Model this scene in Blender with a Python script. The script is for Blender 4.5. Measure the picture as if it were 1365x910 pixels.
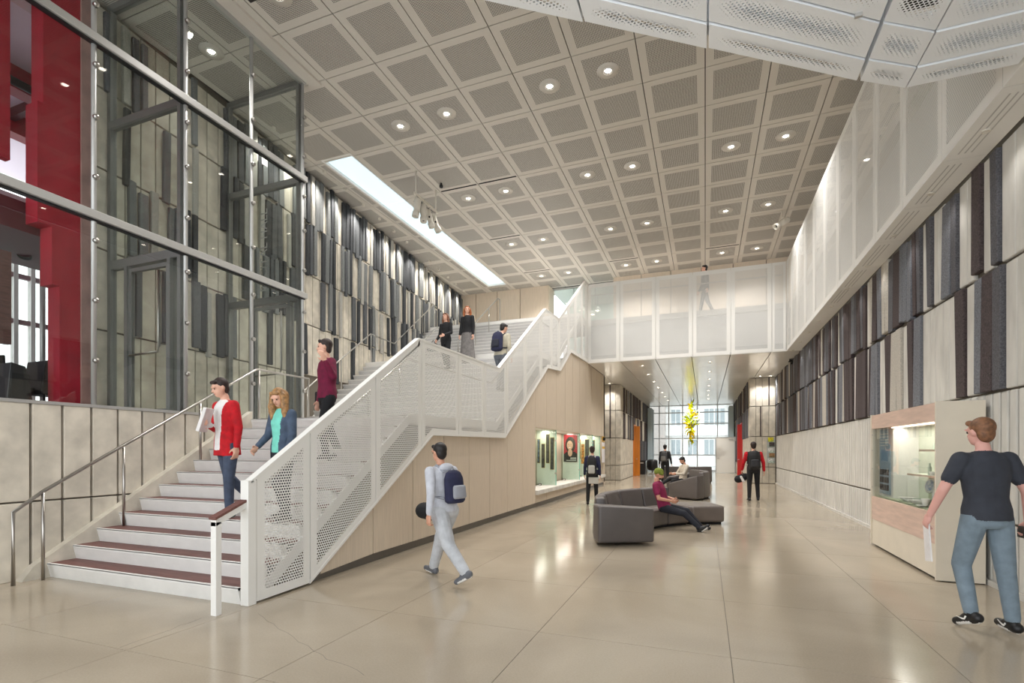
import bpy, bmesh, math, random
from mathutils import Vector, Matrix, kdtree
random.seed(7)
for o in list(bpy.data.objects): bpy.data.objects.remove(o)
SC = bpy.context.scene
COL = SC.collection

# ------------------------------------------------------------------ camera, world, light, exposure
FPX, CXP, HYP, CAMH = 675.0, 682.5, 600.0, 1.55
YAW = math.atan((940 - CXP) / FPX)
cam_d = bpy.data.cameras.new('camera'); cam = bpy.data.objects.new('camera', cam_d); COL.objects.link(cam)
cam_d.sensor_fit = 'HORIZONTAL'; cam_d.sensor_width = 36.0
cam_d.lens = FPX / 1365 * 36.0
cam_d.shift_y = (HYP - 455) / 1365
cam_d.clip_start = 0.05; cam_d.clip_end = 300
cam.location = (0, 0, CAMH); cam.rotation_euler = (math.pi / 2, 0, YAW)
SC.camera = cam
world = bpy.data.worlds.new('overcast_sky'); SC.world = world; world.use_nodes = True
bg = world.node_tree.nodes['Background']
bg.inputs[0].default_value = (0.93, 0.97, 1.0, 1); bg.inputs[1].default_value = 2.6
SC.view_settings.view_transform = 'Standard'; SC.view_settings.look = 'None'
SC.view_settings.exposure = 0.18; SC.view_settings.gamma = 1.0; SC.view_settings.use_curve_mapping = False
SC.cycles.transparent_max_bounces = 24
SC.cycles.max_bounces = 8
DOWNLIGHT_W, CORRIDOR_W, WASH_W, SKY_E = 300.0, 230.0, 150.0, 0.8

# ------------------------------------------------------------------ helpers
def lin(c):
    out = []
    for v in c:
        v = v / 255.0
        out.append(v / 12.92 if v <= 0.04045 else ((v + 0.055) / 1.055) ** 2.4)
    return tuple(out) + (1.0,)

class NT:
    def __init__(s, m):
        s.t = m.node_tree; s.n = s.t.nodes; s.l = s.t.links
    def node(s, typ, **kw):
        x = s.n.new(typ)
        for k, v in kw.items(): setattr(x, k, v)
        return x
    def math(s, op, a, b=None, c=None):
        x = s.node('ShaderNodeMath', operation=op)
        for i, v in enumerate((a, b, c)):
            if v is None: continue
            if isinstance(v, (int, float)): x.inputs[i].default_value = v
            else: s.l.new(v, x.inputs[i])
        return x.outputs[0]

MATS = {}
def mat(name, rgb, rough=0.6, var=0.0, scale=8.0, stretch=(1, 1, 1), bump=0.0, metal=0.0, spec=0.5, coat=0.0, detail=3.0, rgb2=None):
    if name in MATS: return MATS[name]
    m = bpy.data.materials.new(name); m.use_nodes = True; MATS[name] = m
    t = NT(m); b = t.n['Principled BSDF']
    b.inputs['Base Color'].default_value = lin(rgb)
    b.inputs['Roughness'].default_value = rough; b.inputs['Metallic'].default_value = metal
    b.inputs['Specular IOR Level'].default_value = spec
    if coat: b.inputs['Coat Weight'].default_value = coat; b.inputs['Coat Roughness'].default_value = 0.1
    if var or bump or rgb2:
        tc = t.node('ShaderNodeTexCoord'); mp = t.node('ShaderNodeMapping')
        mp.inputs['Scale'].default_value = stretch
        oi = t.node('ShaderNodeObjectInfo')
        t.l.new(tc.outputs['Object'], mp.inputs[0])
        off = t.node('ShaderNodeVectorMath', operation='ADD')
        t.l.new(mp.outputs[0], off.inputs[0])
        mul = t.math('MULTIPLY', oi.outputs['Random'], 37.0)
        t.l.new(mul, off.inputs[1])
        nz = t.node('ShaderNodeTexNoise'); nz.inputs['Scale'].default_value = scale; nz.inputs['Detail'].default_value = detail
        t.l.new(off.outputs[0], nz.inputs['Vector'])
        if var or rgb2:
            mx = t.node('ShaderNodeMix', data_type='RGBA')
            c1 = lin([max(0, v * (1 - var)) for v in rgb]); c2 = lin([min(255, v * (1 + var)) for v in rgb])
            if rgb2: c1, c2 = lin(rgb), lin(rgb2)
            mx.inputs[6].default_value = c1; mx.inputs[7].default_value = c2
            ramp = t.node('ShaderNodeMapRange'); ramp.inputs[1].default_value = 0.3; ramp.inputs[2].default_value = 0.7
            t.l.new(nz.outputs[0], ramp.inputs[0]); t.l.new(ramp.outputs[0], mx.inputs[0])
            t.l.new(mx.outputs[2], b.inputs['Base Color'])
        if bump:
            bp = t.node('ShaderNodeBump'); bp.inputs['Strength'].default_value = bump; bp.inputs['Distance'].default_value = 0.01
            t.l.new(nz.outputs[0], bp.inputs['Height']); t.l.new(bp.outputs[0], b.inputs['Normal'])
    return m

def emit(name, rgb, e):
    if name in MATS: return MATS[name]
    m = bpy.data.materials.new(name); m.use_nodes = True; MATS[name] = m
    b = m.node_tree.nodes['Principled BSDF']
    b.inputs['Base Color'].default_value = lin(rgb); b.inputs['Emission Color'].default_value = lin(rgb)
    b.inputs['Emission Strength'].default_value = e
    return m

def glass(name, tint=(253, 254, 253), rough=0.0, refl=1.0):
    if name in MATS: return MATS[name]
    m = bpy.data.materials.new(name); m.use_nodes = True; MATS[name] = m
    t = NT(m); t.n.remove(t.n['Principled BSDF'])
    tr = t.node('ShaderNodeBsdfTransparent'); tr.inputs[0].default_value = lin(tint)
    gl = t.node('ShaderNodeBsdfGlossy'); gl.inputs['Roughness'].default_value = rough
    lw = t.node('ShaderNodeLayerWeight'); lw.inputs[0].default_value = 0.5
    mx = t.node('ShaderNodeMixShader')
    fz = t.math('ADD', 0.035, t.math('MULTIPLY', t.math('POWER', lw.outputs['Facing'], 5.0), 0.9))
    t.l.new(t.math('MULTIPLY', fz, refl), mx.inputs[0])
    t.l.new(tr.outputs[0], mx.inputs[1]); t.l.new(gl.outputs[0], mx.inputs[2])
    t.l.new(mx.outputs[0], t.n['Material Output'].inputs[0])
    return m

def perf(name, rgb, pitch, r, rough=0.35, stagger=True, halftone=False, backing=None, metal=0.0):
    """sheet with a procedural array of punched holes (UV in metres); backing=colour shows a felt scrim instead of open air"""
    if name in MATS: return MATS[name]
    m = bpy.data.materials.new(name); m.use_nodes = True; MATS[name] = m
    t = NT(m); b = t.n['Principled BSDF']
    b.inputs['Base Color'].default_value = lin(rgb); b.inputs['Roughness'].default_value = rough; b.inputs['Metallic'].default_value = metal
    uv = t.node('ShaderNodeUVMap', uv_map='m'); sp = t.node('ShaderNodeSeparateXYZ'); t.l.new(uv.outputs[0], sp.inputs[0])
    u = t.math('MULTIPLY', sp.outputs[0], 1 / pitch); v = t.math('MULTIPLY', sp.outputs[1], 1 / pitch)
    if stagger:
        v = t.math('MULTIPLY', v, 1.1547)
        row = t.math('FLOOR', v)
        u = t.math('ADD', u, t.math('MULTIPLY', t.math('FLOORED_MODULO', row, 2.0), 0.5))
    fx = t.math('SUBTRACT', t.math('FRACT', u), 0.5); fy = t.math('SUBTRACT', t.math('FRACT', v), 0.5)
    d = t.math('SQRT', t.math('ADD', t.math('MULTIPLY', fx, fx), t.math('MULTIPLY', fy, fy)))
    rad = r
    if halftone:
        un = t.node('ShaderNodeUVMap', uv_map='n'); s2 = t.node('ShaderNodeSeparateXYZ'); t.l.new(un.outputs[0], s2.inputs[0])
        def edge(x, k):
            return t.math('MINIMUM', t.math('MULTIPLY', t.math('MINIMUM', x, t.math('SUBTRACT', 1.0, x)), k), 1.0)
        g = t.math('MULTIPLY', edge(s2.outputs[0], 5.0), edge(s2.outputs[1], 2.1))
        rad = t.math('MULTIPLY', t.math('POWER', t.math('MAXIMUM', g, 0.0), 0.7), r)
    hole = t.math('LESS_THAN', d, rad)
    if backing:
        mx = t.node('ShaderNodeMix', data_type='RGBA'); mx.inputs[6].default_value = lin(rgb); mx.inputs[7].default_value = lin(backing)
        t.l.new(hole, mx.inputs[0]); t.l.new(mx.outputs[2], b.inputs['Base Color'])
    else:
        tr = t.node('ShaderNodeBsdfTransparent'); ms = t.node('ShaderNodeMixShader')
        t.l.new(hole, ms.inputs[0]); t.l.new(b.outputs[0], ms.inputs[1]); t.l.new(tr.outputs[0], ms.inputs[2])
        t.l.new(ms.outputs[0], t.n['Material Output'].inputs[0])
    return m

def wmat(o):
    m = o.matrix_basis.copy()
    if o.parent: m = wmat(o.parent) @ o.matrix_parent_inverse @ m
    return m
def adopt(o, parent):
    if parent is None: return o
    o.parent = parent
    o.matrix_parent_inverse = wmat(parent).inverted()
    return o
def tag(o, label=None, cat=None, group=None, kind=None):
    if label: o['label'] = label
    if cat: o['category'] = cat
    if group: o['group'] = group
    if kind: o['kind'] = kind
    return o
def thing(name, label, cat, loc=(0, 0, 0), group=None, kind=None):
    o = bpy.data.objects.new(name, None); COL.objects.link(o); o.location = loc
    o.empty_display_size = 0.1
    return tag(o, label, cat, group, kind)
def link_mesh(name, me, m, parent=None, loc=(0, 0, 0), rot=(0, 0, 0)):
    if m is not None and not me.materials:
        for x in (m if isinstance(m, (list, tuple)) else [m]): me.materials.append(x)
    o = bpy.data.objects.new(name, me); COL.objects.link(o); o.location = loc; o.rotation_euler = rot
    return adopt(o, parent)
def bm_obj(name, bm, m, parent=None, smooth=False, recentre=True, loc=None):
    """world-space bmesh to an object whose origin is its bounding-box centre"""
    bm.normal_update()
    c = Vector((0, 0, 0))
    if recentre and len(bm.verts):
        lo = Vector([min(v.co[i] for v in bm.verts) for i in range(3)]); hi = Vector([max(v.co[i] for v in bm.verts) for i in range(3)])
        c = (lo + hi) / 2
        for v in bm.verts: v.co -= c
    me = bpy.data.meshes.new(name); bm.to_mesh(me); bm.free()
    if smooth:
        for p in me.polygons: p.use_smooth = True
    if loc is not None: c = c + Vector(loc)
    return link_mesh(name, me, m, parent, c)
def a_box(bm, x0, x1, y0, y1, z0, z1, mi=0):
    vs = [bm.verts.new(p) for p in ((x0, y0, z0), (x1, y0, z0), (x1, y1, z0), (x0, y1, z0), (x0, y0, z1), (x1, y0, z1), (x1, y1, z1), (x0, y1, z1))]
    for f in ((0, 3, 2, 1), (4, 5, 6, 7), (0, 1, 5, 4), (1, 2, 6, 5), (2, 3, 7, 6), (3, 0, 4, 7)):
        bm.faces.new([vs[i] for i in f]).material_index = mi
    return vs
def bev(bm, w, seg=2):
    if w > 0: bmesh.ops.bevel(bm, geom=list(bm.edges), offset=w, segments=seg, affect='EDGES', profile=0.6)
def box(name, m, x0, x1, y0, y1, z0, z1, parent=None, bevel=0.0, seg=2):
    bm = bmesh.new(); a_box(bm, min(x0, x1), max(x0, x1), min(y0, y1), max(y0, y1), min(z0, z1), max(z0, z1)); bev(bm, bevel, seg)
    return bm_obj(name, bm, m, parent)
def a_prism(bm, pts, axis, lo, hi, mi=0):
    """extrude 2D polygon; axis 'x' uses (y,z), 'y' uses (x,z), 'z' uses (x,y)"""
    def P(p, w):
        return {'x': (w, p[0], p[1]), 'y': (p[0], w, p[1]), 'z': (p[0], p[1], w)}[axis]
    a = [bm.verts.new(P(p, lo)) for p in pts]; b = [bm.verts.new(P(p, hi)) for p in pts]
    n = len(pts); fs = [bm.faces.new(a[::-1]), bm.faces.new(b)]
    for i in range(n): fs.append(bm.faces.new((a[i], a[(i + 1) % n], b[(i + 1) % n], b[i])))
    for f in fs: f.material_index = mi
    bmesh.ops.recalc_face_normals(bm, faces=fs)
def prism(name, m, pts, axis, lo, hi, parent=None, bevel=0.0):
    bm = bmesh.new(); a_prism(bm, pts, axis, lo, hi); bev(bm, bevel)
    return bm_obj(name, bm, m, parent)
def a_tube(bm, pts, r, n=8, cap=True, mi=0):
    pts = [Vector(p) for p in pts]; rings = []
    rr = r if isinstance(r, (list, tuple)) else [r] * len(pts)
    for i, p in enumerate(pts):
        if i == 0: d = pts[1] - p
        elif i == len(pts) - 1: d = p - pts[i - 1]
        else: d = (pts[i + 1] - p).normalized() + (p - pts[i - 1]).normalized()
        if d.length < 1e-6: d = Vector((0, 0, 1))
        d.normalize()
        up = Vector((0, 0, 1)) if abs(d.z) < 0.95 else Vector((1, 0, 0))
        a = d.cross(up).normalized(); b = a.cross(d)
        rings.append([bm.verts.new(p + (a * math.cos(k * 2 * math.pi / n) + b * math.sin(k * 2 * math.pi / n)) * rr[i]) for k in range(n)])
    for i in range(len(rings) - 1):
        for k in range(n):
            f = bm.faces.new((rings[i][k], rings[i][(k + 1) % n], rings[i + 1][(k + 1) % n], rings[i + 1][k])); f.smooth = True; f.material_index = mi
    if cap: bm.faces.new(rings[0][::-1]).material_index = mi; bm.faces.new(rings[-1]).material_index = mi
def tube(name, m, pts, r, parent=None, n=8):
    bm = bmesh.new(); a_tube(bm, pts, r, n)
    return bm_obj(name, bm, m, parent)
def a_lathe(bm, c, prof, n=16, axis=None):
    """prof: list of (r, h) along +Z from c (or along axis)"""
    ax = Vector(axis or (0, 0, 1)).normalized(); up = Vector((0, 0, 1)) if abs(ax.z) < 0.95 else Vector((1, 0, 0))
    a = ax.cross(up).normalized(); b = ax.cross(a); c = Vector(c); rings = []
    for r, h in prof:
        if r < 1e-5: rings.append([bm.verts.new(c + ax * h)])
        else: rings.append([bm.verts.new(c + ax * h + (a * math.cos(k * 2 * math.pi / n) + b * math.sin(k * 2 * math.pi / n)) * r) for k in range(n)])
    for i in range(len(rings) - 1):
        A, B = rings[i], rings[i + 1]
        for k in range(n):
            q = []
            for v in ((A[k % len(A)]), A[(k + 1) % len(A)], B[(k + 1) % len(B)], B[k % len(B)]):
                if v not in q: q.append(v)
            if len(q) >= 3:
                try: bm.faces.new(q).smooth = True
                except ValueError: pass
    bmesh.ops.recalc_face_normals(bm, faces=list(bm.faces))
def lathe(name, m, c, prof, parent=None, n=16, axis=None):
    bm = bmesh.new(); a_lathe(bm, c, prof, n, axis)
    return bm_obj(name, bm, m, parent)
def text_obj(name, txt, m, size, loc, rot, parent=None, extrude=0.001, align='CENTER'):
    cu = bpy.data.curves.new(name, 'FONT'); cu.body = txt; cu.size = size; cu.extrude = extrude; cu.align_x = align; cu.align_y = 'CENTER'
    cu.resolution_u = 2
    tmp = bpy.data.objects.new(name, cu); COL.objects.link(tmp)
    dg = bpy.context.evaluated_depsgraph_get(); me = bpy.data.meshes.new_from_object(tmp.evaluated_get(dg))
    bpy.data.objects.remove(tmp); bpy.data.curves.remove(cu)
    me.materials.clear()
    return link_mesh(name, me, m, parent, loc, rot)
def spot(name, loc, power, target=(0, 0, -1), size=100, blend=0.7, radius=0.06, col=(1, 0.975, 0.945), parent=None):
    l = bpy.data.lights.new(name, 'SPOT'); l.energy = power; l.spot_size = math.radians(size); l.spot_blend = blend; l.shadow_soft_size = radius; l.color = col
    o = bpy.data.objects.new(name, l); COL.objects.link(o); o.location = loc
    o.rotation_euler = Vector(target).to_track_quat('-Z', 'Y').to_euler()
    return adopt(o, parent)
def area(name, loc, sx, sy, power, target=(0, 0, -1), col=(1, 0.95, 0.88), parent=None, rotz=0.0, spread=180):
    l = bpy.data.lights.new(name, 'AREA'); l.shape = 'RECTANGLE'; l.size = sx; l.size_y = sy; l.energy = power; l.color = col; l.spread = math.radians(spread)
    o = bpy.data.objects.new(name, l); COL.objects.link(o); o.location = loc
    q = Vector(target).to_track_quat('-Z', 'Y')
    o.rotation_euler = (Matrix.Rotation(rotz, 4, 'Z') @ q.to_matrix().to_4x4()).to_euler()
    return adopt(o, parent)

def sheet_panel(name, poly, plane, w, out, solid, perfm, parent, margin=0.09, ret=0.04, norm=False):
    """folded perforated sheet: border solid, middle punched, edges returned by `ret` towards -out. poly 2D; plane 'x','y','z'."""
    bm = bmesh.new()
    def P(p, ww): return {'x': (ww, p[0], p[1]), 'y': (p[0], ww, p[1]), 'z': (p[0], p[1], ww)}[plane]
    vs = [bm.verts.new(P(p, w)) for p in poly]
    f = bm.faces.new(vs); bm.normal_update()
    ax = {'x': 0, 'y': 1, 'z': 2}[plane]
    if f.normal[ax] * out < 0: f.normal_flip()
    edges = list(f.edges)
    r = bmesh.ops.inset_region(bm, faces=[f], thickness=margin, depth=0, use_even_offset=True, use_boundary=True)
    for g in bm.faces: g.material_index = 0
    f.material_index = 1
    be = [e for e in bm.edges if e.is_boundary]
    ex = bmesh.ops.extrude_edge_only(bm, edges=be)
    for v in [g for g in ex['geom'] if isinstance(g, bmesh.types.BMVert)]: v.co[ax] -= out * ret
    um = bm.loops.layers.uv.new('m'); un = bm.loops.layers.uv.new('n')
    i0, i1 = [k for k in range(3) if k != ax]
    ins = [v.co.copy() for v in f.verts]
    lo0 = min(c[i0] for c in ins); hi0 = max(c[i0] for c in ins); lo1 = min(c[i1] for c in ins); hi1 = max(c[i1] for c in ins)
    for g in bm.faces:
        for l in g.loops:
            l[um].uv = (l.vert.co[i0] * 1.0, l.vert.co[i1])
            l[un].uv = ((l.vert.co[i0] - lo0) / max(hi0 - lo0, 1e-4), (l.vert.co[i1] - lo1) / max(hi1 - lo1, 1e-4))
    if norm and len(f.loops) == 4:
        # bilinear corners for skewed panels: find order lo-u edge first
        ls = sorted(f.loops, key=lambda l: l.vert.co[i0])
        left = sorted(ls[:2], key=lambda l: l.vert.co[i1]); right = sorted(ls[2:], key=lambda l: l.vert.co[i1])
        left[0][un].uv = (0, 0); left[1][un].uv = (0, 1); right[0][un].uv = (1, 0); right[1][un].uv = (1, 1)
    return bm_obj(name, bm, [solid, perfm], parent)

def lerp_poly(pl, y):
    for (a, za), (b, zb) in zip(pl, pl[1:]):
        if a <= y <= b: return za + (zb - za) * (y - a) / (b - a) if b > a else zb
    return pl[0][1] if y < pl[0][0] else pl[-1][1]
def band_poly(bot, top, y0, y1):
    lo = [(y0, lerp_poly(bot, y0))] + [p for p in bot if y0 < p[0] < y1] + [(y1, lerp_poly(bot, y1))]
    hi = [(y0, lerp_poly(top, y0))] + [p for p in top if y0 < p[0] < y1] + [(y1, lerp_poly(top, y1))]
    return lo + hi[::-1]

# ------------------------------------------------------------------ materials
m_white = mat('white_painted_metal', (232, 230, 225), 0.4)
m_white2 = mat('white_matt_paint', (228, 226, 221), 0.55)
m_perf_stair = perf('perforated_white_sheet', (232, 230, 225), 0.034, 0.33, 0.4)
m_perf_bridge = perf('fine_perforated_white_sheet', (230, 229, 225), 0.026, 0.30, 0.4)
m_perf_canopy = perf('halftone_perforated_sheet', (240, 243, 246), 0.030, 0.42, 0.35, stagger=True, halftone=True)
m_canopy = mat('canopy_white_sheet', (240, 243, 246), 0.35)
m_tile = mat('ceiling_tile_paint', (198, 192, 182), 0.6)
m_tilep = perf('ceiling_tile_perforated', (196, 190, 180), 0.028, 0.38, 0.6, stagger=False, backing=(84, 80, 76))
m_dark = mat('dark_void', (30, 29, 28), 0.9)
m_conc = mat('board_formed_concrete', (201, 193, 178), 0.75, var=0.09, scale=3.5, bump=0.12, detail=8)
m_concw = mat('pale_ribbed_concrete', (208, 205, 198), 0.75, var=0.06, scale=5, stretch=(1, 1, .3), bump=0.1, detail=8)
m_groove = mat('concrete_joint_shadow_gap', (118, 110, 98), 0.9)
def floor_mat():
    m = mat('polished_concrete', (182, 170, 150), 0.13, var=0.0)
    t = NT(m); b = t.n['Principled BSDF']
    g = t.node('ShaderNodeNewGeometry')
    n1 = t.node('ShaderNodeTexNoise'); n1.inputs['Scale'].default_value = 0.55; n1.inputs['Detail'].default_value = 6; n1.inputs['Distortion'].default_value = 0.6
    n2 = t.node('ShaderNodeTexNoise'); n2.inputs['Scale'].default_value = 70; n2.inputs['Detail'].default_value = 2
    t.l.new(g.outputs['Position'], n1.inputs['Vector']); t.l.new(g.outputs['Position'], n2.inputs['Vector'])
    f = t.math('ADD', t.math('MULTIPLY', n1.outputs[0], 0.75), t.math('MULTIPLY', n2.outputs[0], 0.25))
    cr = t.node('ShaderNodeValToRGB'); cr.color_ramp.elements[0].position = 0.33; cr.color_ramp.elements[0].color = lin((156, 144, 126))
    cr.color_ramp.elements[1].position = 0.67; cr.color_ramp.elements[1].color = lin((179, 167, 148))
    t.l.new(f, cr.inputs[0]); t.l.new(cr.outputs[0], b.inputs['Base Color'])
    rr = t.node('ShaderNodeMapRange'); rr.inputs[3].default_value = 0.08; rr.inputs[4].default_value = 0.2
    t.l.new(n1.outputs[0], rr.inputs[0]); t.l.new(rr.outputs[0], b.inputs['Roughness'])
    return m
m_floor = floor_mat()
m_joint = mat('floor_joint_filler', (104, 96, 86), 0.8)
m_wood = mat('pale_bleached_oak', (208, 192, 172), 0.5, var=0.035, scale=5, stretch=(14, 14, .5), detail=4)
m_woodb = mat('pink_oak_band', (214, 186, 170), 0.5, var=0.05, scale=4, stretch=(3, .6, 5), detail=5)
m_tread = mat('red_brown_tread', (112, 74, 68), 0.55, var=0.12, scale=9, stretch=(.3, 6, 1))
m_riser = mat('white_stone_riser', (226, 224, 220), 0.5, var=0.015, scale=6)
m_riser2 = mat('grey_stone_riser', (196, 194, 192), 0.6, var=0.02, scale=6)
m_steel = mat('brushed_stainless_steel', (176, 172, 166), 0.28, metal=1.0)
m_alu = mat('anodised_aluminium', (186, 185, 182), 0.42, metal=0.5)
m_alud = mat('dull_aluminium', (128, 128, 126), 0.45, metal=0.6)
m_glass = glass('clear_glass', (246, 248, 247))
m_glassg = glass('greenish_glass', (247, 253, 250))
m_red = mat('red_lacquer_wall', (156, 14, 38), 0.6, var=0.06, scale=3)
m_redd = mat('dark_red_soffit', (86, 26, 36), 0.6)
m_lilac = mat('pale_lilac_ceiling', (226, 214, 224), 0.7)
m_black = mat('black_plastic', (24, 24, 26), 0.45)
m_blackm = mat('black_matt', (16, 16, 17), 0.8)
m_lampw = mat('fixture_cream_paint', (214, 208, 196), 0.45)
m_lens = emit('lamp_lens_lit', (255, 244, 228), 22.0)
m_chrome = mat('downlight_reflector', (210, 205, 196), 0.15, metal=1.0)
m_soffit = mat('satin_metal_soffit', (240, 238, 232), 0.24, metal=0.0, coat=0.4, var=0.02, scale=2, stretch=(1, .1, 1))
FELT_L = [mat('felt_charcoal', (54, 56, 59), 0.95, var=0.22, scale=60, bump=0.3), mat('felt_mid_grey', (112, 114, 114), 0.95, var=0.16, scale=60, bump=0.3),
          mat('felt_slate', (82, 84, 87), 0.95, var=0.18, scale=60, bump=0.3), mat('felt_pale_grey', (166, 163, 156), 0.95, var=0.1, scale=60, bump=0.3)]
FELT_R = [mat('felt_umber', (74, 64, 64), 0.95, var=0.22, scale=60, bump=0.3), mat('felt_blue_grey', (112, 114, 120), 0.95, var=0.16, scale=60, bump=0.3),
          mat('felt_dark_grey', (88, 87, 91), 0.95, var=0.18, scale=60, bump=0.3), mat('felt_oatmeal', (186, 180, 170), 0.95, var=0.1, scale=60, bump=0.3)]

# ------------------------------------------------------------------ floor
ZC = 9.07                       # hall ceiling
ZS = 4.95                       # soffit of bridge, balcony and corridor
RIS, TR = 0.175, 0.27
L1, L2, L3 = 12 * RIS, 25 * RIS, 38 * RIS
def wallX(Y): return -9.45 - 0.097 * (Y - 5.3)

floor = box('floor', m_joint, -8.0, 5.2, -4.0, 41.2, -0.3, -0.004)
tag(floor, 'polished beige concrete floor of saw-cut slabs', 'floor', kind='structure')
slab_cache = {}
def shared_box(key, sx, sy, sz, m, bevel=0.0):
    if key not in slab_cache:
        bm = bmesh.new(); a_box(bm, -sx / 2, sx / 2, -sy / 2, sy / 2, -sz / 2, sz / 2); bev(bm, bevel, 1)
        me = bpy.data.meshes.new(key); bm.to_mesh(me); bm.free(); me.materials.append(m); slab_cache[key] = me
    return slab_cache[key]
xs = [-7.9, -7.3, -5.8, -4.3, -2.82, -1.33, 0.18, 1.66, 3.16, 5.1]
xs[3] = -4.2
ys = [-3.5, -1.98, -0.45, 1.07, 2.6, 4.12, 5.65, 7.2] + [7.2 + 1.53 * k for k in range(1, 23)]
for i in range(len(xs) - 1):
    for j in range(len(ys) - 1):
        x0, x1, y0, y1 = xs[i], xs[i + 1], ys[j], ys[j + 1]
        if x1 < -4.25 and y0 > 6 : continue
        if x0 > 3.1 and y0 > 25: continue
        g = 0.005
        o = link_mesh('floor_slab', shared_box('slab_%.2f_%.2f' % (x1 - x0, y1 - y0), x1 - x0 - g, y1 - y0 - g, 0.05, m_floor), None, floor, ((x0 + x1) / 2, (y0 + y1) / 2, -0.025))
# two wandering hairline cracks near the foot of the stair
cr = random.Random(3)
def crack(a, b, n=9):
    pts = []
    for k in range(n + 1):
        t = k / n; j = 0.02 if 0 < k < n else 0
        pts.append((a[0] + (b[0] - a[0]) * t + cr.uniform(-j, j), a[1] + (b[1] - a[1]) * t + cr.uniform(-j, j), -0.001))
    bm = bmesh.new(); a_tube(bm, pts, 0.002, 5); return bm_obj('crack', bm, m_joint, floor)
crack((-3.96, 3.63), (-2.83, 3.11)); crack((-2.83, 3.11), (-2.2, 2.9), 6); crack((-4.35, 3.35), (-4.3, 2.62), 7)

# ------------------------------------------------------------------ hall ceiling: 1.2 m perforated tiles
ceiling = box('ceiling', m_dark, -11.6, 5.2, -4.0, 10.5, ZC + 0.1, ZC + 0.3)
tag(ceiling, 'high hall ceiling of square perforated tiles', 'ceiling', kind='structure')
box('deck', m_dark, -11.6, 5.2, 21.35, 24, ZC + 0.1, ZC + 0.3, ceiling)
box('deck', m_dark, -8.42, 5.2, 10.5, 21.35, ZC + 0.1, ZC + 0.3, ceiling)
box('deck', m_dark, -11.6, -9.28, 10.5, 21.35, ZC + 0.1, ZC + 0.3, ceiling)
tile_cache = {}
def tile_mesh(sx, sy):
    k = (round(sx, 3), round(sy, 3))
    if k in tile_cache: return tile_cache[k]
    bm = bmesh.new(); g = 0.009
    a, b = sx / 2 - g, sy / 2 - g
    mg = 0.15 if min(sx, sy) > 0.8 else 0.07
    f = bm.faces.new([bm.verts.new(p) for p in ((-a, -b, 0), (-a, b, 0), (a, b, 0), (a, -b, 0))])
    bm.normal_update()
    bmesh.ops.inset_region(bm, faces=[f], thickness=mg, use_even_offset=True, use_boundary=True)
    for q in bm.faces: q.material_index = 0
    f.material_index = 1
    ex = bmesh.ops.extrude_edge_only(bm, edges=[e for e in bm.edges if e.is_boundary])
    for v in [q for q in ex['geom'] if isinstance(q, bmesh.types.BMVert)]: v.co.z += 0.05
    um = bm.loops.layers.uv.new('m'); bm.loops.layers.uv.new('n')
    for q in bm.faces:
        for l in q.loops: l[um].uv = (l.vert.co.x, l.vert.co.y)
    me = bpy.data.meshes.new('ceiling_tile'); bm.to_mesh(me); bm.free(); me.materials.append(m_tile); me.materials.append(m_tilep)
    tile_cache[k] = me; return me
def tile(x0, x1, y0, y1): link_mesh('ceiling_tile', tile_mesh(x1 - x0, y1 - y0), None, ceiling, ((x0 + x1) / 2, (y0 + y1) / 2, ZC))
TY = [3.45 + 1.2 * k for k in range(16)]
TX = [-10.8 + 1.2 * k for k in range(13)]
for y0 in TY:
    for x0 in TX:
        if x0 == TX[0]:
            if y0 > 8: tile(-10.8 if y0 < 20 else -10.8, -9.6, y0, y0 + 1.2)
            continue
        if x0 == TX[1] and 10.5 < y0 < 21:
            tile(-9.6, -9.3, y0, y0 + 1.2); continue
        if x0 + 1.2 > 4.9: continue
        tile(x0, x0 + 1.2, y0, y0 + 1.2)
for y0 in TY[9:]: tile(-12.0, -10.8, y0, y0 + 1.2)
# narrow slots left open along four tiles
for x0, y0 in ((-7.2, 12.98), (-6.0, 12.98), (-7.2, 16.58), (-3.6, 20.2), (0.0, 20.2), (-7.2, 20.2)):
    box('open_slot', m_blackm, x0 + .03, x0 + 1.15, y0 + 0.02, y0 + 0.07, ZC - 0.006, ZC + 0.02, ceiling)
# plain strip in front of the tiles, over the viewer
box('ceiling_strip', m_tile, -7.6, 5.0, -3.9, 3.42, ZC, ZC + 0.08, ceiling)
# skylight: a deep white well glazed with a luminous diffuser
sky = thing('skylight', 'long pale-blue glazed skylight strip beside the felt wall', 'skylight', (-8.86, 15.9, ZC))
m_sky = emit('skylight_diffuser', (206, 228, 238), SKY_E)
bm = bmesh.new()
a_box(bm, -9.32, -9.28, 10.52, 21.35, ZC - 0.01, ZC + 0.5); a_box(bm, -8.44, -8.40, 10.52, 21.35, ZC - 0.01, ZC + 0.5)
a_box(bm, -9.28, -8.44, 10.52, 10.56, ZC - 0.01, ZC + 0.5); a_box(bm, -9.28, -8.44, 21.31, 21.35, ZC - 0.01, ZC + 0.5)
bm_obj('light_well', bm, m_white2, sky)
for k in range(4):
    a = 10.56 + k * 10.75 / 4
    box('pane', m_sky, -9.28, -8.44, a + 0.01, a + 10.75 / 4 - 0.01, ZC + 0.07, ZC + 0.1, sky)

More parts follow.
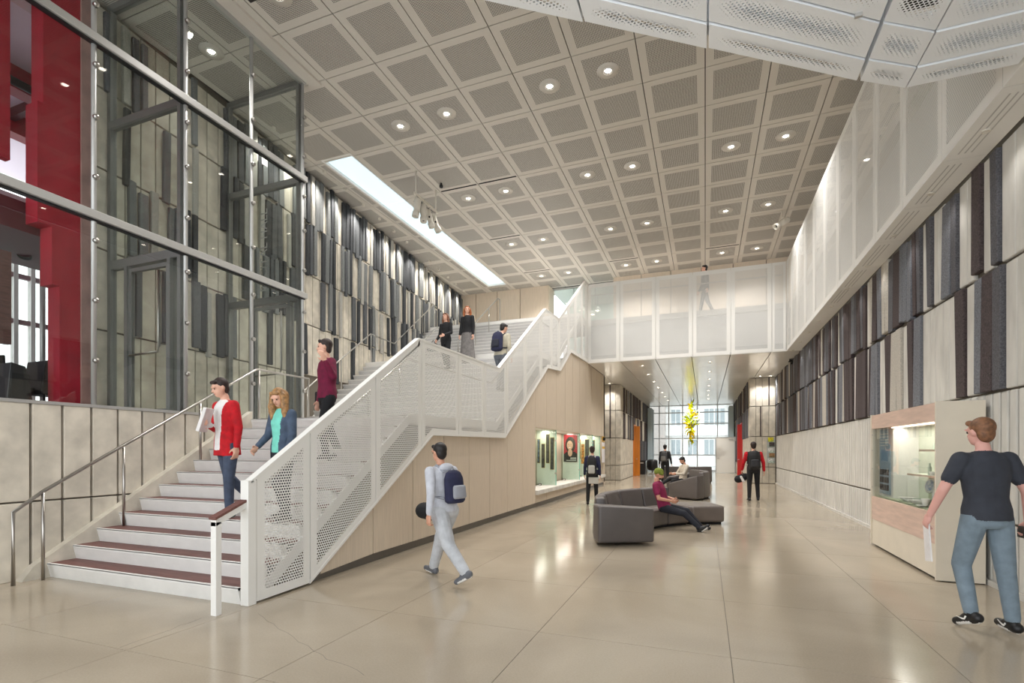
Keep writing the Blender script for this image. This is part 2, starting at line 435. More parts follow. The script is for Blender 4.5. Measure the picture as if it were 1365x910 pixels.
# downlights
ORD = ['first', 'second', 'third', 'fourth', 'fifth', 'sixth', 'seventh', 'eighth', 'ninth', 'tenth', 'eleventh', 'twelfth', 'thirteenth', 'fourteenth']
DL_ring = None
def downlight(x, y, z, label, group, power, size, r=0.075, halo=True):
    t = thing('downlight', label, 'downlight', (x, y, z), group)
    for key, m, prof in (('trim_ring', m_white2, [(r + 0.022, -0.004), (r + 0.022, -0.024), (r, -0.024), (r, -0.006)]),
                         ('reflector', m_chrome, [(r, -0.022), (r * 0.8, -0.007)]),
                         ('lens', m_lens, [(r * 0.8, -0.008), (0.0, -0.008)])):
        k = '%s_%.3f' % (key, r)
        if k not in slab_cache:
            bm = bmesh.new(); a_lathe(bm, (0, 0, 0), prof, 20); me = bpy.data.meshes.new(key); bm.to_mesh(me); bm.free(); me.materials.append(m); slab_cache[k] = me
        link_mesh(key, slab_cache[k], None, t, (x, y, z))
    if halo:  # plain pale disc stands in for the lamp's glow on the tile
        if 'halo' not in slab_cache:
            bm = bmesh.new(); a_lathe(bm, (0, 0, 0), [(0.22, -0.002), (0.22, -0.004), (0.09, -0.004)], 24); me = bpy.data.meshes.new('glow_halo_disc'); bm.to_mesh(me); bm.free(); me.materials.append(m_tile); slab_cache['halo'] = me
        link_mesh('glow_halo_disc', slab_cache['halo'], None, t, (x, y, z))
    spot('lamp', (x, y, z - 0.03), power, size=size, parent=t)
rows = ['nearest row', 'second row', 'third row', 'farthest row']
for j, y in enumerate((10.05, 13.65, 17.25, 20.85)):
    for i, x in enumerate((-6.6, -5.4, -3.0, -1.8, 0.6, 1.8)):
        if j == 0 and i > 3: continue
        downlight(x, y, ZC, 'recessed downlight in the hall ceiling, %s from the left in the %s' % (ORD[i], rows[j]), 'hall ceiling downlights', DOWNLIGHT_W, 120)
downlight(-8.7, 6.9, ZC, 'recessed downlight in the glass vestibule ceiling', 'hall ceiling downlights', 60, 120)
# rows over the foot of the stair, above the top of the frame
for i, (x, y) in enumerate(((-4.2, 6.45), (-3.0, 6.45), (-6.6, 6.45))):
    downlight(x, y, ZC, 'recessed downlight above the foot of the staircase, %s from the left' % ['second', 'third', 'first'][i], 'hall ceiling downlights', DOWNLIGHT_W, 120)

# ------------------------------------------------------------------ left felt wall (splayed)
ang = math.atan(0.097)
def wpt(Y, off): return (wallX(Y) + off * math.cos(ang), Y + off * math.sin(ang))
bm = bmesh.new(); a_prism(bm, [wpt(5.3, -0.06), wpt(22.4, -0.06), wpt(22.4, -0.4), wpt(5.3, -0.4)], 'z', 0, ZC + 0.25)
wall_left = bm_obj('wall_left', bm, m_groove); tag(wall_left, 'left wall of concrete boards hung with grey felt strips', 'wall', kind='structure')
MODZ = [2.2, 3.57, 4.93, 6.28, 7.63, 9.0]
rw = random.Random(11)
Y = 5.32
while Y < 22.3:
    w = 0.282
    for k in range(5):
        z0, z1 = MODZ[k], MODZ[k + 1]
        if Y > 10 and k < 1: continue
        x, y = wpt(Y + w / 2, -0.03)
        link_mesh('concrete_board', shared_box('cb_%d' % k, 0.06, w - 0.02, z1 - z0 - 0.03, m_conc, 0.006), None, wall_left, (x, y, (z0 + z1) / 2), (0, 0, ang))
    Y += w
cnt = 0
for k in range(1, 5):
    Y = 5.5; state = rw.random()
    while Y < 22.2:
        w = rw.choice((0.12, 0.15, 0.18))
        # clusters of dark strips, sparser lower down and inside the glass box
        dens = (0.24, 0.52, 0.66, 0.74)[k - 1] if Y > 8.4 else 0.36
        if rw.random() < dens and cnt < 298:
            c = rw.choices((0, 1, 2, 3), (0.30, 0.26, 0.26, 0.18))[0]
            dz = rw.choice((0, 0, -0.05, -0.1, 0.04))
            tall = 1.34
            key = 'fl_%d_%d' % (c, int(w * 100))
            x, y = wpt(Y + w / 2, 0.035)
            zc = (MODZ[k] + MODZ[k + 1]) / 2 + dz
            zc = min(zc, ZC - 0.03 - tall / 2)
            link_mesh('felt_strip', shared_box(key, 0.07, w - 0.015, tall, FELT_L[c], 0.008), None, wall_left, (x, y, zc), (0, rw.uniform(-.02, .02), ang + rw.uniform(-.1, .1)))
            cnt += 1
        Y += w + rw.choice((0.0, 0.02, 0.04))
# washer slot along the wall head
for k in range(14):
    y = 9.0 + k * 0.95
    x, y2 = wpt(y, 0.42)
    ww = thing('wall_washer', 'small round wall-washer lamp at the head of the left felt wall, %s from the viewer' % ORD[k], 'lamp', (x, y2, ZC), 'left felt wall washers')
    lathe('lamp_can', m_lampw, (x, y2, ZC - 0.06), [(0.05, 0.06), (0.05, 0.0), (0.04, 0.0), (0.035, 0.03), (0.0, 0.03)], ww, 10)
    spot('lamp', (x, y2, ZC - 0.07), WASH_W, target=(-0.30, 0, -1), size=95, blend=0.9, radius=0.04, col=(1, 0.95, 0.88), parent=ww)

# ------------------------------------------------------------------ low concrete wall carrying the glass
wl = box('wall_stair_side', m_groove, -7.98, -7.70, -3.5, 8.1, 0, 2.1); tag(wl, 'low ribbed concrete wall under the glass screen beside the stair', 'wall', kind='structure')
y = -3.5; rr_ = random.Random(5)
while y < 8.05:
    w = 0.325
    for z0, z1 in ((0.0, 0.92), (0.94, 2.12)):
        link_mesh('concrete_board', shared_box('lw_%.2f' % z1, 0.09, w - 0.028, z1 - z0, m_conc, 0.008), None, wl, (-7.665, y + w / 2, (z0 + z1) / 2))
    y += w
box('coping', m_alu, -7.80, -7.61, -3.5, 6.75, 2.12, 2.16, wl)
# sloping plinth where the steps meet the wall
prism('stair_plinth', m_conc, [(3.5, 0), (3.62, 0.16), (6.75, 2.24), (6.75, 0)], 'x', -7.62, -7.5, wl)

# ------------------------------------------------------------------ glass box: mullions, rails, panes, two cross screens with doors
gs = thing('glass_screen', 'tall clear glass screen with steel mullions and rails above the stair', 'glass wall', (-7.65, 4, 2.15))
GX = -7.65
MY = [-0.66, 0.59, 1.84, 3.09, 4.34, 5.62, 6.86, 8.10]
RZ = [2.15, 4.68, 7.05, 9.0]
for i, y in enumerate(MY):
    zlo = 2.16 if y < 6.8 else 2.1
    tube('mullion', m_alu, [(GX, y, zlo), (GX, y, ZC - 0.01)], 0.032, gs, 10)
    for z in (2.75, 3.55, 4.35, 5.2, 6.0, 6.7, 7.5, 8.3):
        mfit = lathe('glass_clamp', m_steel, (GX + 0.03, y, z), [(0.0, 0.05), (0.03, 0.05), (0.036, 0.035), (0.036, 0.0), (0.0, 0.0)], gs, 12, axis=(1, 0, 0))
for z in RZ[1:3]:
    bm = bmesh.new(); a_box(bm, GX - 0.03, GX + 0.09, MY[0], 8.16, z - 0.05, z + 0.06); bev(bm, 0.008, 1); bm_obj('rail', bm, m_alu, gs)
    box('rail_gasket', m_black, GX - 0.02, GX + 0.05, MY[0], 8.12, z - 0.072, z - 0.051, gs)
box('head_channel', m_alu, GX - 0.06, GX + 0.06, MY[0], 8.14, ZC - 0.08, ZC, gs)
box('head_trim', m_tile, GX + 0.06, GX + 0.30, MY[0], 8.3, ZC - 0.05, ZC + 0.0, gs)
for i in range(len(MY) - 1):
    for k in range(3):
        zlo = (2.16 if MY[i] < 6.7 else 2.1) if k == 0 else RZ[k] + 0.062
        zhi = RZ[k + 1] - (0.074 if k < 2 else 0.0)
        box('glass_pane', m_glass, GX - 0.008, GX + 0.008, MY[i] + 0.034, MY[i + 1] - 0.034, zlo, zhi, gs)
def cross_screen(Y, label):
    t = thing('glass_partition', label, 'glass partition', (GX, Y, 2.1), 'vestibule glass partitions')
    xw = wallX(Y) + 0.02
    def bar(n, x0, x1, z0, z1, d=0.05): return box(n, m_alud, x0, x1, Y - d, Y + d, z0, z1, t)
    bar('frame_post', xw, xw + 0.08, 2.1, ZC); bar('frame_post', GX - 0.12, GX - 0.05, 2.1, ZC)
    bar('frame_rail', xw + .08, GX - 0.12, 4.6, 4.74); bar('frame_rail', xw + .08, GX - 0.12, 6.98, 7.1); bar('frame_head', xw + .08, GX - 0.12, ZC - 0.1, ZC)
    for z0, z1 in ((4.74, 6.98), (7.1, ZC - 0.1)): box('glass_pane', m_glass, xw + .08, GX - 0.12, Y - 0.008, Y + 0.008, z0, z1, t)
    d0, d1 = GX - 1.30, GX - 0.34
    bar('door_jamb', d0 - 0.07, d0, 2.1, 4.6, .06); bar('door_jamb', d1, d1 + 0.07, 2.1, 4.6, .06)
    box('glass_pane', m_glass, xw + .08, d0 - .07, Y - .008, Y + .008, 2.1, 4.6, t); box('glass_pane', m_glass, d1 + .07, GX - .12, Y - .008, Y + .008, 2.1, 4.6, t)
    dr = box('door', m_glass, d0 + 0.06, d1 - 0.06, Y - 0.01, Y + 0.01, 2.22, 4.5, t)
    for a, b, c, e in ((d0, d0 + .06, 2.12, 4.56), (d1 - .06, d1, 2.12, 4.56), (d0 + .06, d1 - .06, 2.12, 2.22), (d0 + .06, d1 - .06, 4.5, 4.56)):
        box('door_stile', m_alud, a, b, Y - .03, Y + .03, c, e, dr)
    tube('pull_handle', m_steel, [(d1 - .12, Y - .1, 4.4), (d1 - .12, Y - .1, 3.2), (d1 - .16, Y - .1, 3.12), (d0 + .12, Y - .1, 3.1)], 0.02, dr)
    return t
cross_screen(5.62, 'glass cross partition with a glazed door, nearer the red room')
gp = cross_screen(8.10, 'glass cross partition with a glazed door at the corner by the landing')
tx = text_obj('lettering', 'RECITAL HALL', mat('frosted_grey_lettering', (150, 150, 146), .6), .27, (-8.66, 8.085, 5.75), (0, 0, 0), None)
tx.matrix_basis = Matrix(((0, -1, 0, -8.66), (0, 0, -1, 8.088), (1, 0, 0, 5.75), (0, 0, 0, 1))); adopt(tx, gp)
# vestibule slab
vest = box('floor_vestibule', m_conc, -10.2, -7.72, 3.4, 8.2, 1.98, 2.098); tag(vest, 'pale vestibule floor slab behind the glass screen', 'floor', kind='structure')

# ------------------------------------------------------------------ red room seen through the glass
RX = -9.40
rwl = prism('wall_red', m_red, [(4.60, 2.1), (4.86, 2.1), (5.20, 2.1), (5.20, ZC), (4.66, ZC), (4.66, 6.82), (4.60, 6.82)], 'x', RX - 0.3, RX)
rwl.name = 'wall_red'; tag(rwl, 'glossy red wall pier behind the glass screen', 'wall', kind='structure')
# re-cut the pier outline: wide at the foot of the upper opening, narrower below
me = rwl.data; bm = bmesh.new(); a_prism(bm, [(4.86, 2.1), (5.14, 2.1), (5.14, ZC), (4.65, ZC), (4.65, 6.82), (4.58, 6.82), (4.58, 5.0), (4.76, 5.0), (4.76, 4.11), (4.86, 4.11)], 'x', RX - 0.3, RX)
for v in bm.verts: v.co -= Vector(rwl.location)
bm.to_mesh(me); bm.free()
box('concrete_edge', mat('rosy_concrete_edge', (150, 118, 112), .8, var=.08, scale=4), RX - 0.3, RX + 0.04, 5.14, 5.30, 2.1, ZC, rwl)
rb = box('wall_red_screen', m_red, RX - 0.12, RX, 1.2, 4.26, 5.75, ZC); tag(rb, 'red lacquered screen hanging at the far left above the opening', 'wall', kind='structure')
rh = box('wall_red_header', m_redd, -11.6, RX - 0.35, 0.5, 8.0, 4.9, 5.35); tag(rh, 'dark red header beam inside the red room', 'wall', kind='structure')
rf = box('floor_red_room', mat('dark_stage_floor', (60, 48, 50), .6), -16, -9.3, -1, 9.2, 1.9, 2.09); tag(rf, 'dark floor of the red room', 'floor', kind='structure')
rc = box('ceiling_red_room', m_lilac, -16.0, RX - 0.35, -1, 9.2, 8.3, 8.5); tag(rc, 'pale lilac ceiling of the red room', 'ceiling', kind='structure')
rc2 = box('ceiling_red_room_low', m_lilac, -15.0, -11.6, -1, 9.2, 6.0, 6.15); tag(rc2, 'lower pale ceiling above the window of the red room', 'ceiling', kind='structure')
for k, y in enumerate((2.2, 4.0, 5.8, 7.6)):
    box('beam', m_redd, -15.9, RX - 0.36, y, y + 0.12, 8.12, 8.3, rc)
for k in range(2): box('beam', m_red, -13.2 + k * 1.6, -12.9 + k * 1.6, -1, 9.1, 7.9, 8.3, rc)
# window wall
wn = thing('window_1', 'white-framed window bay at the back of the red room', 'window', (-14, 6.9, 2.2), kind='structure')
for y in (5.7, 6.42, 6.72, 7.35, 8.1): box('window_mullion', m_white2, -14.08, -13.94, y - 0.04, y + 0.04, 2.3, 6.0, wn)
for z in (2.3, 3.3, 4.35, 5.35, 5.95): box('window_transom', mat('rosy_transom', (150, 118, 124), .6), -14.06, -13.96, 5.7, 8.1, z - 0.05, z + 0.05, wn)
for y0, y1 in ((5.7, 6.42), (6.42, 6.72), (6.72, 7.35), (7.35, 8.1)):
    for z0, z1 in ((2.3, 3.3), (3.3, 4.35), (4.35, 5.35), (5.35, 5.95)): box('window_pane', m_glass, -14.01, -13.99, y0 + .04, y1 - .04, z0 + .05, z1 - .05, wn)
wb = prism('wall_red_room_back', mat('grey_mauve_plaster', (150, 130, 140), .8), [(-1, 2.1), (5.7, 2.1), (5.7, 8.3), (-1, 8.3)], 'x', -14.2, -14.0); tag(wb, 'mauve-grey back wall of the red room beside its window', 'wall', kind='structure')
wb2 = box('wall_red_room_end', mat('grey_mauve_plaster', (150, 130, 140), .8), -16, -9.9, 8.9, 9.1, 2.1, 8.3); tag(wb2, 'mauve-grey end wall of the red room', 'wall', kind='structure')
m_walnut = mat('dark_walnut_panel', (96, 66, 62), 0.45, var=0.15, scale=6, stretch=(1, 1, 8))
wp = box('wall_walnut_panel', m_walnut, RX - 0.2, RX - 0.1, 2.6, 4.32, 3.10, 4.45); tag(wp, 'dark walnut panel at the left edge of the red room', 'wall', kind='structure')
def lounge_chair(x, y, label):
    t = thing('stage_chair', label, 'chair', (x, y, 2.1), 'dark chairs in the red room')
    box('seat', m_black, x - .25, x + .25, y - .25, y + .25, 2.45, 2.56, t, .03); prism('backrest', m_black, [(y - .26, 2.5), (y - .2, 3.0), (y - .12, 3.02), (y - .1, 2.5)], 'x', x - .25, x + .25, t, .02)
    for sx in (-.22, .22):
        for sy in (-.2, .2): tube('leg', m_black, [(x + sx, y + sy, 2.09), (x + sx, y + sy, 2.46)], .015, t)
lounge_chair(-10.3, 4.62, 'dark armless chair behind the glass at the far left'); lounge_chair(-10.2, 5.15, 'dark armless chair behind the glass nearest the red pier')
mon = thing('stage_monitor', 'black wedge-shaped stage monitor speaker on the red room floor', 'speaker', (-9.9, 4.3, 2.1))
prism('cabinet', m_black, [(4.30, 2.09), (4.66, 2.09), (4.54, 2.82), (4.36, 2.86)], 'x', -9.98, -9.6, mon, .02)
box('grille', m_blackm, -9.6, -9.585, 4.36, 4.58, 2.2, 2.7, mon)
def profile_spot(root_name, c, d, label, lit=False, L=0.42, r=0.085, m=None, group=None, hang=0.25, power=0):
    m = m or m_black; d = Vector(d).normalized(); c = Vector(c)
    t = thing(root_name, label, 'stage light', c + Vector((0, 0, hang)), group)
    bm = bmesh.new(); a_lathe(bm, c - d * L / 2, [(0, 0), (r * 0.8, 0), (r * .95, L * .1), (r * .95, L * .5), (r * .8, L * .55), (r * .8, L * .72), (r, L * .75), (r, L), (r * .86, L), (r * .8, L * .9), (0, L * .9)], 14, axis=d)
    bm_obj('barrel', bm, m, t)
    lathe('lens', m_lens if lit else m_blackm, c + d * (L * 0.395), [(r * 0.84, 0.0), (0, 0.005)], t, 14, axis=d)
    side = d.cross(Vector((0, 0, 1))).normalized()
    bm = bmesh.new()
    a_tube(bm, [c + side * (r + .02), c + side * (r + .02) + Vector((0, 0, r + .05)), c - side * (r + .02) + Vector((0, 0, r + .05)), c - side * (r + .02)], 0.012, 6); bm_obj('yoke', bm, m, t)
    tube('hanger', m, [c + Vector((0, 0, r + .05)), c + Vector((0, 0, hang))], 0.014, t, 6)
    lathe('knob', m_blackm, c + side * (r + .02), [(0, .03), (.025, .03), (.025, 0), (0, 0)], t, 8, axis=side)
    if power: spot('lamp', c + d * (L * .42), power, target=d, size=60, parent=t)
    return t
profile_spot('stage_light', (-11.2, 5.55, 7.35), (0.15, -0.1, -1), 'lit black stage spotlight on a track in the red room', True, .45, .17, hang=.6, power=400)
tube('lighting_track', m_black, [(-11.2, 4.0, 7.95), (-11.2, 8.0, 7.95)], 0.07, rc)
profile_spot('stage_light', (-11.0, 4.75, 5.0), (0.3, -.3, -1), 'lit black stage spotlight under the dark red header, left of its pair', True, .35, .1, hang=.35, power=120)
profile_spot('stage_light', (-11.0, 5.2, 5.05), (0.3, -.3, -1), 'lit black stage spotlight under the dark red header, right of its pair', True, .35, .1, hang=.3, power=120)
pole = thing('lighting_stand', 'tall dark vertical pole holding two stage lights before the window', 'stand', (-13.2, 6.55, 2.1))
tube('pole', m_alu, [(-13.2, 6.52, 2.1), (-13.2, 6.52, 6.0)], 0.05, pole); box('base_plate', m_black, -13.4, -13.0, 6.3, 6.7, 2.09, 2.12, pole)
profile_spot('stage_light', (-13.05, 6.85, 5.35), (.1, .9, -.42), 'grey profile stage light on the pole, the upper one', False, .62, .09, m_alu, hang=.16)
profile_spot('stage_light', (-13.05, 6.87, 4.72), (.1, .9, -.42), 'grey profile stage light on the pole, the lower one', False, .62, .09, m_alu, hang=.16)

# ------------------------------------------------------------------ staircase
SX0, SX1 = -7.5, -4.36
st = thing('staircase', 'broad white staircase with red-brown treads rising in three flights', 'staircase', (-6, 3.75, 0))
def flight(y0, n, z0, x0f, x1):
    for i in range(n):
        yy = y0 + i * TR; zz = z0 + i * RIS
        x0 = x0f(yy)
        # riser: undercut white face
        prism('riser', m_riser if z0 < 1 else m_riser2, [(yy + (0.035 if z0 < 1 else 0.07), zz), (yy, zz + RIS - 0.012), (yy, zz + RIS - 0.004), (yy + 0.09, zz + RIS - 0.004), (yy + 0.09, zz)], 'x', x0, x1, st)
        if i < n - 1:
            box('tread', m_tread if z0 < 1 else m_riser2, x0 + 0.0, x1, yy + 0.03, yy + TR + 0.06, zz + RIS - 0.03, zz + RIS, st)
            box('nosing', m_riser, x0, x1, yy, yy + 0.03, zz + RIS - 0.03, zz + RIS + .001, st)
flight(3.75, 12, 0.0, lambda y: SX0, SX1)
flight(10.35, 13, L1, lambda y: wallX(y) + 0.08, SX1)
flight(15.2, 13, L2, lambda y: wallX(y) + 0.08, SX1)
bm = bmesh.new()
a_prism(bm, [(3.81, 0.0), (6.74, 1.93), (6.74, 2.06), (10.4, 2.06), (10.4, 2.09), (13.6, 4.14), (13.6, 4.34), (15.25, 4.34), (15.25, 4.36), (18.45, 6.44), (18.45, 6.6), (19.6, 6.6), (19.6, 6.4), (18.6, 6.4), (15.35, 4.22), (13.7, 4.22), (10.5, 2.0), (6.85, 1.95), (4.0, 0.0)], 'x', SX0, SX1 - 0.02)
bm_obj('stair_body', bm, m_white2, st)
bm = bmesh.new()
a_prism(bm, [(8.2, 2.06), (10.4, 2.06), (10.4, 2.09), (13.6, 4.14), (13.6, 4.34), (15.25, 4.34), (15.25, 4.36), (18.45, 6.44), (18.45, 6.6), (22.2, 6.6), (22.2, 6.1), (18.7, 6.1), (15.4, 3.95), (13.9, 3.95), (10.6, 1.75), (8.2, 1.75)], 'x', -11.2, SX0)
bm_obj('stair_body', bm, m_white2, st)
box('landing', m_riser, -7.62, SX1, 6.72, 10.36, L1 - 0.05, L1, st)
box('landing', m_riser, -9.65, -7.62, 8.14, 10.36, L1 - 0.05, L1, st)
box('landing', m_riser, -10.25, SX1, 13.58, 15.22, L2 - 0.05, L2, st)
box('landing', m_riser, -11.1, SX1, 18.44, 22.2, L3 - 0.05, L3, st)

us = prism('wall_under_stair', m_groove, [(7.0, 0), (7.0, 1.9), (10.5, 1.95), (13.7, 4.15), (15.35, 4.15), (18.6, 6.3), (23.2, 6.3), (23.2, 0)], 'x', -7.75, -7.6); tag(us, 'blank wall closing the void under the stair', 'wall', kind='structure')
pe = box('wall_passage_end', m_conc, -8.1, -7.9, 23.2, 26.4, 0, ZS + .1); tag(pe, 'concrete end wall of the side passage past the vitrine', 'wall', kind='structure')
pn_ = box('wall_passage_side', m_conc, -7.9, -5.2, 23.05, 23.2, 0, ZS + .1); tag(pn_, 'concrete side wall of the passage past the vitrine', 'wall', kind='structure')
# balustrade of folded perforated sheets
BX = -4.24
TOP = [(3.80, 1.24), (6.98, 3.32), (10.33, 3.36), (13.81, 5.57), (15.2, 5.64), (18.95, 7.98), (19.58, 8.0)]
BOT = [(3.80, 0.02), (4.61, 0.03), (7.43, 1.81), (10.69, 1.84), (14.03, 3.93), (15.41, 4.05), (16.75, 4.88), (19.58, 4.96)]
bal = thing('stair_balustrade', 'white perforated sheet-metal balustrade zigzagging up the open side of the stair', 'balustrade', (BX, 3.8, 0))
seams = [3.86, 4.61, 5.85, 7.06, 8.37, 9.52, 10.78, 12.07, 13.38, 14.4, 15.23, 16.43, 17.4, 18.4, 19.4]
for a, b in zip(seams, seams[1:]):
    sheet_panel('balustrade_panel', band_poly(BOT, TOP, a + 0.008, b - 0.008), 'x', BX, 1, m_white, m_perf_stair if b < 10 else m_perf_bridge, bal, margin=0.10, ret=0.06)
# inner liner and capping
for (a, za), (b, zb) in zip(TOP, TOP[1:]):
    prism('capping', m_white, [(a, za - 0.02), (b, zb - 0.02), (b, zb + 0.012), (a, za + 0.012)], 'x', BX - 0.08, BX + 0.006, bal)
for (a, za), (b, zb) in zip(BOT[1:], BOT[2:]):
    prism('bottom_rail', m_white, [(a, za - 0.01), (b, zb - 0.01), (b, zb + 0.03), (a, za + 0.03)], 'x', BX - 0.1, BX + 0.004, bal)
box('end_post', m_white, BX - 0.1, BX + 0.006, 3.76, 3.86, 0, 1.25, bal, .006)
# intermediate stringer seen through the holes, follows the steps
STR = [(4.0, 0.02), (6.85, 2.0), (10.4, 2.06), (13.75, 4.2), (15.3, 4.35), (18.5, 6.5)]
for (a, za), (b, zb) in zip(STR, STR[1:]):
    prism('stringer_edge', m_white2, [(a, za - 0.03), (b, zb - 0.03), (b, zb + 0.12), (a, za + 0.12)], 'x', SX1, SX1 + 0.03, bal)
# handrail inside the balustrade
tube('inner_handrail', m_steel, [(BX - 0.18, 3.9, 1.05), (BX - 0.18, 6.9, 3.0), (BX - 0.18, 10.3, 3.03), (BX - 0.18, 13.7, 5.25), (BX - 0.18, 15.2, 5.3), (BX - 0.18, 18.6, 7.5)], 0.022, bal)
# short white guard rail with a red-brown cap at the foot
gr = thing('guard_rail', 'short white post rail with a red-brown cap at the foot of the stair', 'railing', (-4.3, 3.46, 0))
box('post', m_white, -4.335, -4.265, 3.43, 3.49, 0, 0.88, gr, .004)
prism('rail', m_white, [(3.43, 0.84), (3.9, 1.03), (3.9, 1.09), (3.43, 0.90)], 'x', -4.335, -4.265, gr)
prism('cap', m_tread, [(3.42, 0.90), (3.9, 1.09), (3.9, 1.115), (3.42, 0.925)], 'x', -4.345, -4.255, gr)

def handrail(label, pts, posts, group=None, r=0.021):
    t = thing('handrail', label, 'handrail', (pts[0][0], pts[0][1], posts[0][2] if posts else pts[0][2]), 'stainless stair handrails')
    tube('rail', m_steel, pts, r, t, 10)
    for p in posts: tube('post', m_steel, [(p[0], p[1], p[2]), (p[0], p[1], p[3])], 0.019, t, 8)
    return t
hx = -7.40
def sz(Y):
    def fl(Y, y0, n, z0): return z0 + min(max(int((Y - y0) // TR) + 1, 0), n) * RIS
    if Y < 3.75: return 0.0
    if Y < 10.35: return fl(Y, 3.75, 12, 0)
    if Y < 15.2: return fl(Y, 10.35, 13, L1)
    return fl(Y, 15.2, 13, L2)
handrail('long stainless handrail against the concrete wall on the lowest flight', [(hx, 3.38, 0.0), (hx, 3.38, 0.84), (hx, 3.66, 1.06), (hx, 6.75, 2.98), (hx, 8.0, 2.98), (hx, 8.0, L1)],
         [(hx, 3.66, 0.0, 1.05), (hx, 4.56, sz(4.56), 1.6), (hx, 5.68, sz(5.68), 2.3), (hx, 6.8, L1, 2.97)])
wr = lambda Y, z: (wallX(Y) + 0.2, Y, z)
handrail('stainless handrail on the felt wall side of the upper flights', [wr(10.1, 3.0), wr(10.4, 3.12), wr(13.6, L2 + .92), wr(15.15, L2 + .92), wr(18.45, L3 + .92), wr(18.8, L3 + .92)],
         [wr(Y, sz(Y)) + (z,) for Y, z in ((10.5, 3.15), (12.0, 4.17), (13.62, L2 + .9), (14.4, L2 + .9), (16.2, 5.97), (17.6, 6.94), (18.6, L3 + .9))])
mx_ = -7.65
handrail('stainless handrail standing mid-stair on the middle flight', [(mx_, 10.25, L1), (mx_, 10.25, 3.0), (mx_, 10.4, 3.1), (mx_, 13.65, L2 + .92), (mx_, 13.85, L2 + .92), (mx_, 13.85, L2)], [(mx_, 11.6, sz(11.6), 3.9), (mx_, 12.9, sz(12.9), 4.8)])
handrail('stainless handrail standing mid-stair on the topmost flight', [(mx_, 15.05, L2), (mx_, 15.05, 5.2), (mx_, 15.25, 5.32), (mx_, 18.5, L3 + .9), (mx_, 18.7, L3 + .9), (mx_, 18.7, L3)], [(mx_, 16.4, sz(16.4), 6.1), (mx_, 17.6, sz(17.6), 6.95)])

# ------------------------------------------------------------------ oak wall under the stair with the sawtooth vitrine
ow = thing('wall_oak', 'pale oak plank wall under the staircase', 'wall', (-4.3, 12, 0), kind='structure')
WTOP = [(a, z - 0.012) for a, z in BOT] + [(23.2, 4.93)]
WTOP[0] = (3.8, 0.0); WTOP[1] = (4.66, 0.03)
wseams = [4.84, 5.87, 6.89, 7.91, 8.92, 9.94, 10.96, 11.99, 13.06] + [13.06 + 1.035 * k for k in range(1, 10)] + [23.2]
wseams[-1] = 23.2
V0, V1, VZ0, VZ1 = 13.06, 23.0, 0.46, 2.18
prev = 4.72
for b in [4.84] + wseams[1:]:
    a = prev; prev = b
    lo = [(0, 0.12), (30, 0.12)]
    if a >= 13.0:
        prism('oak_plank', m_wood, band_poly([(0, VZ1), (30, VZ1)], WTOP, a + .009, b - .009), 'x', -4.42, -4.3, ow)
        prism('oak_plank', m_wood, band_poly(lo, [(0, 0.34), (30, 0.34)], a + .009, b - .009), 'x', -4.42, -4.3, ow)
    else:
        prism('oak_plank', m_wood, band_poly([(0, min(0.12, lerp_poly(WTOP, a) * .5)), (a, min(.12, lerp_poly(WTOP, a) * .5)), (b, .12), (30, .12)], WTOP, a + .009, b - .009), 'x', -4.42, -4.3, ow)
box('backing', m_groove, -4.6, -4.43, 7.6, 13.0, 0.0, 1.7, ow)
box('toe_recess', mat('toe_kick_steel', (120, 116, 110), .4, metal=.6), -4.5, -4.335, 4.6, 23.2, 0.0, 0.11, ow)
box('ledge', m_concw, -4.9, -4.22, V0, V1, 0.34, VZ0, ow, .01)
box('recess_head', m_white2, -5.1, -4.42, V0, V1, VZ1, VZ1 + .1, ow)
box('recess_back', m_wood, -5.2, -5.05, V0, V1, 0.2, VZ1 + .1, ow)
box('end_jamb', m_wood, -5.1, -4.42, V0 - 0.1, V0, .2, VZ1 + .1, ow)
box('end_jamb', m_wood, -5.1, -4.30, 22.98, 23.2, 0.0, 4.93, ow)
area('vitrine_strip_lamp', (-4.75, 18, VZ1 - 0.02), 0.2, 9.6, 60, col=(1, .95, .85), parent=ow)
vit = thing('vitrine', 'sawtooth glass display case lit inside the oak wall', 'display case', (-4.7, 18, VZ0))
m_board = mat('pale_exhibit_board', (222, 224, 214), .6, var=.03, scale=3)
bays = [(15.05, 15.44), (18.2, 18.6), (20.6, 20.9), (22.3, 22.6)]
m_gilt = mat('ochre_panel_edge', (206, 170, 60), .5); m_ptxt = mat('dark_photo_panel', (52, 50, 48), .6, var=.6, scale=14); m_pblue = mat('slate_photo_panel', (84, 98, 112), .6, var=.4, scale=10)
m_pamb = mat('amber_photo_panel', (170, 110, 50), .6, var=.45, scale=10)
def vboard(y, parts):
    """board facing the camera (-Y) across the recess, X from -5.03 to -4.36"""
    box('exhibit_board', m_board, -5.03, -4.40, y, y + 0.04, VZ0, VZ1, vit)
    box('front_glass', m_glassg, -5.03, -4.33, y - 0.20, y - 0.19, VZ0, VZ1, vit)
    box('glass_edge', mat('green_glass_edge', (120, 190, 170), .2), -4.345, -4.325, y - 0.21, y - 0.18, VZ0, VZ1, vit)
    for z in (VZ0 + .35, VZ1 - .35): box('glass_bracket', m_steel, -4.37, -4.32, y - .215, y - .175, z, z + .05, vit)
    for x0, x1, z0, z1, m in parts:
        if m is not m_face: box('photo_panel_edge', m_gilt, x0 - .008, x1 + .008, y - .015, y - .004, z0 - .01, z1 + .01, vit)
        box('photo_panel', m, x0, x1, y - .022, y - .006, z0, z1, vit)
m_face = mat('poster_crimson', (178, 26, 44), .5)
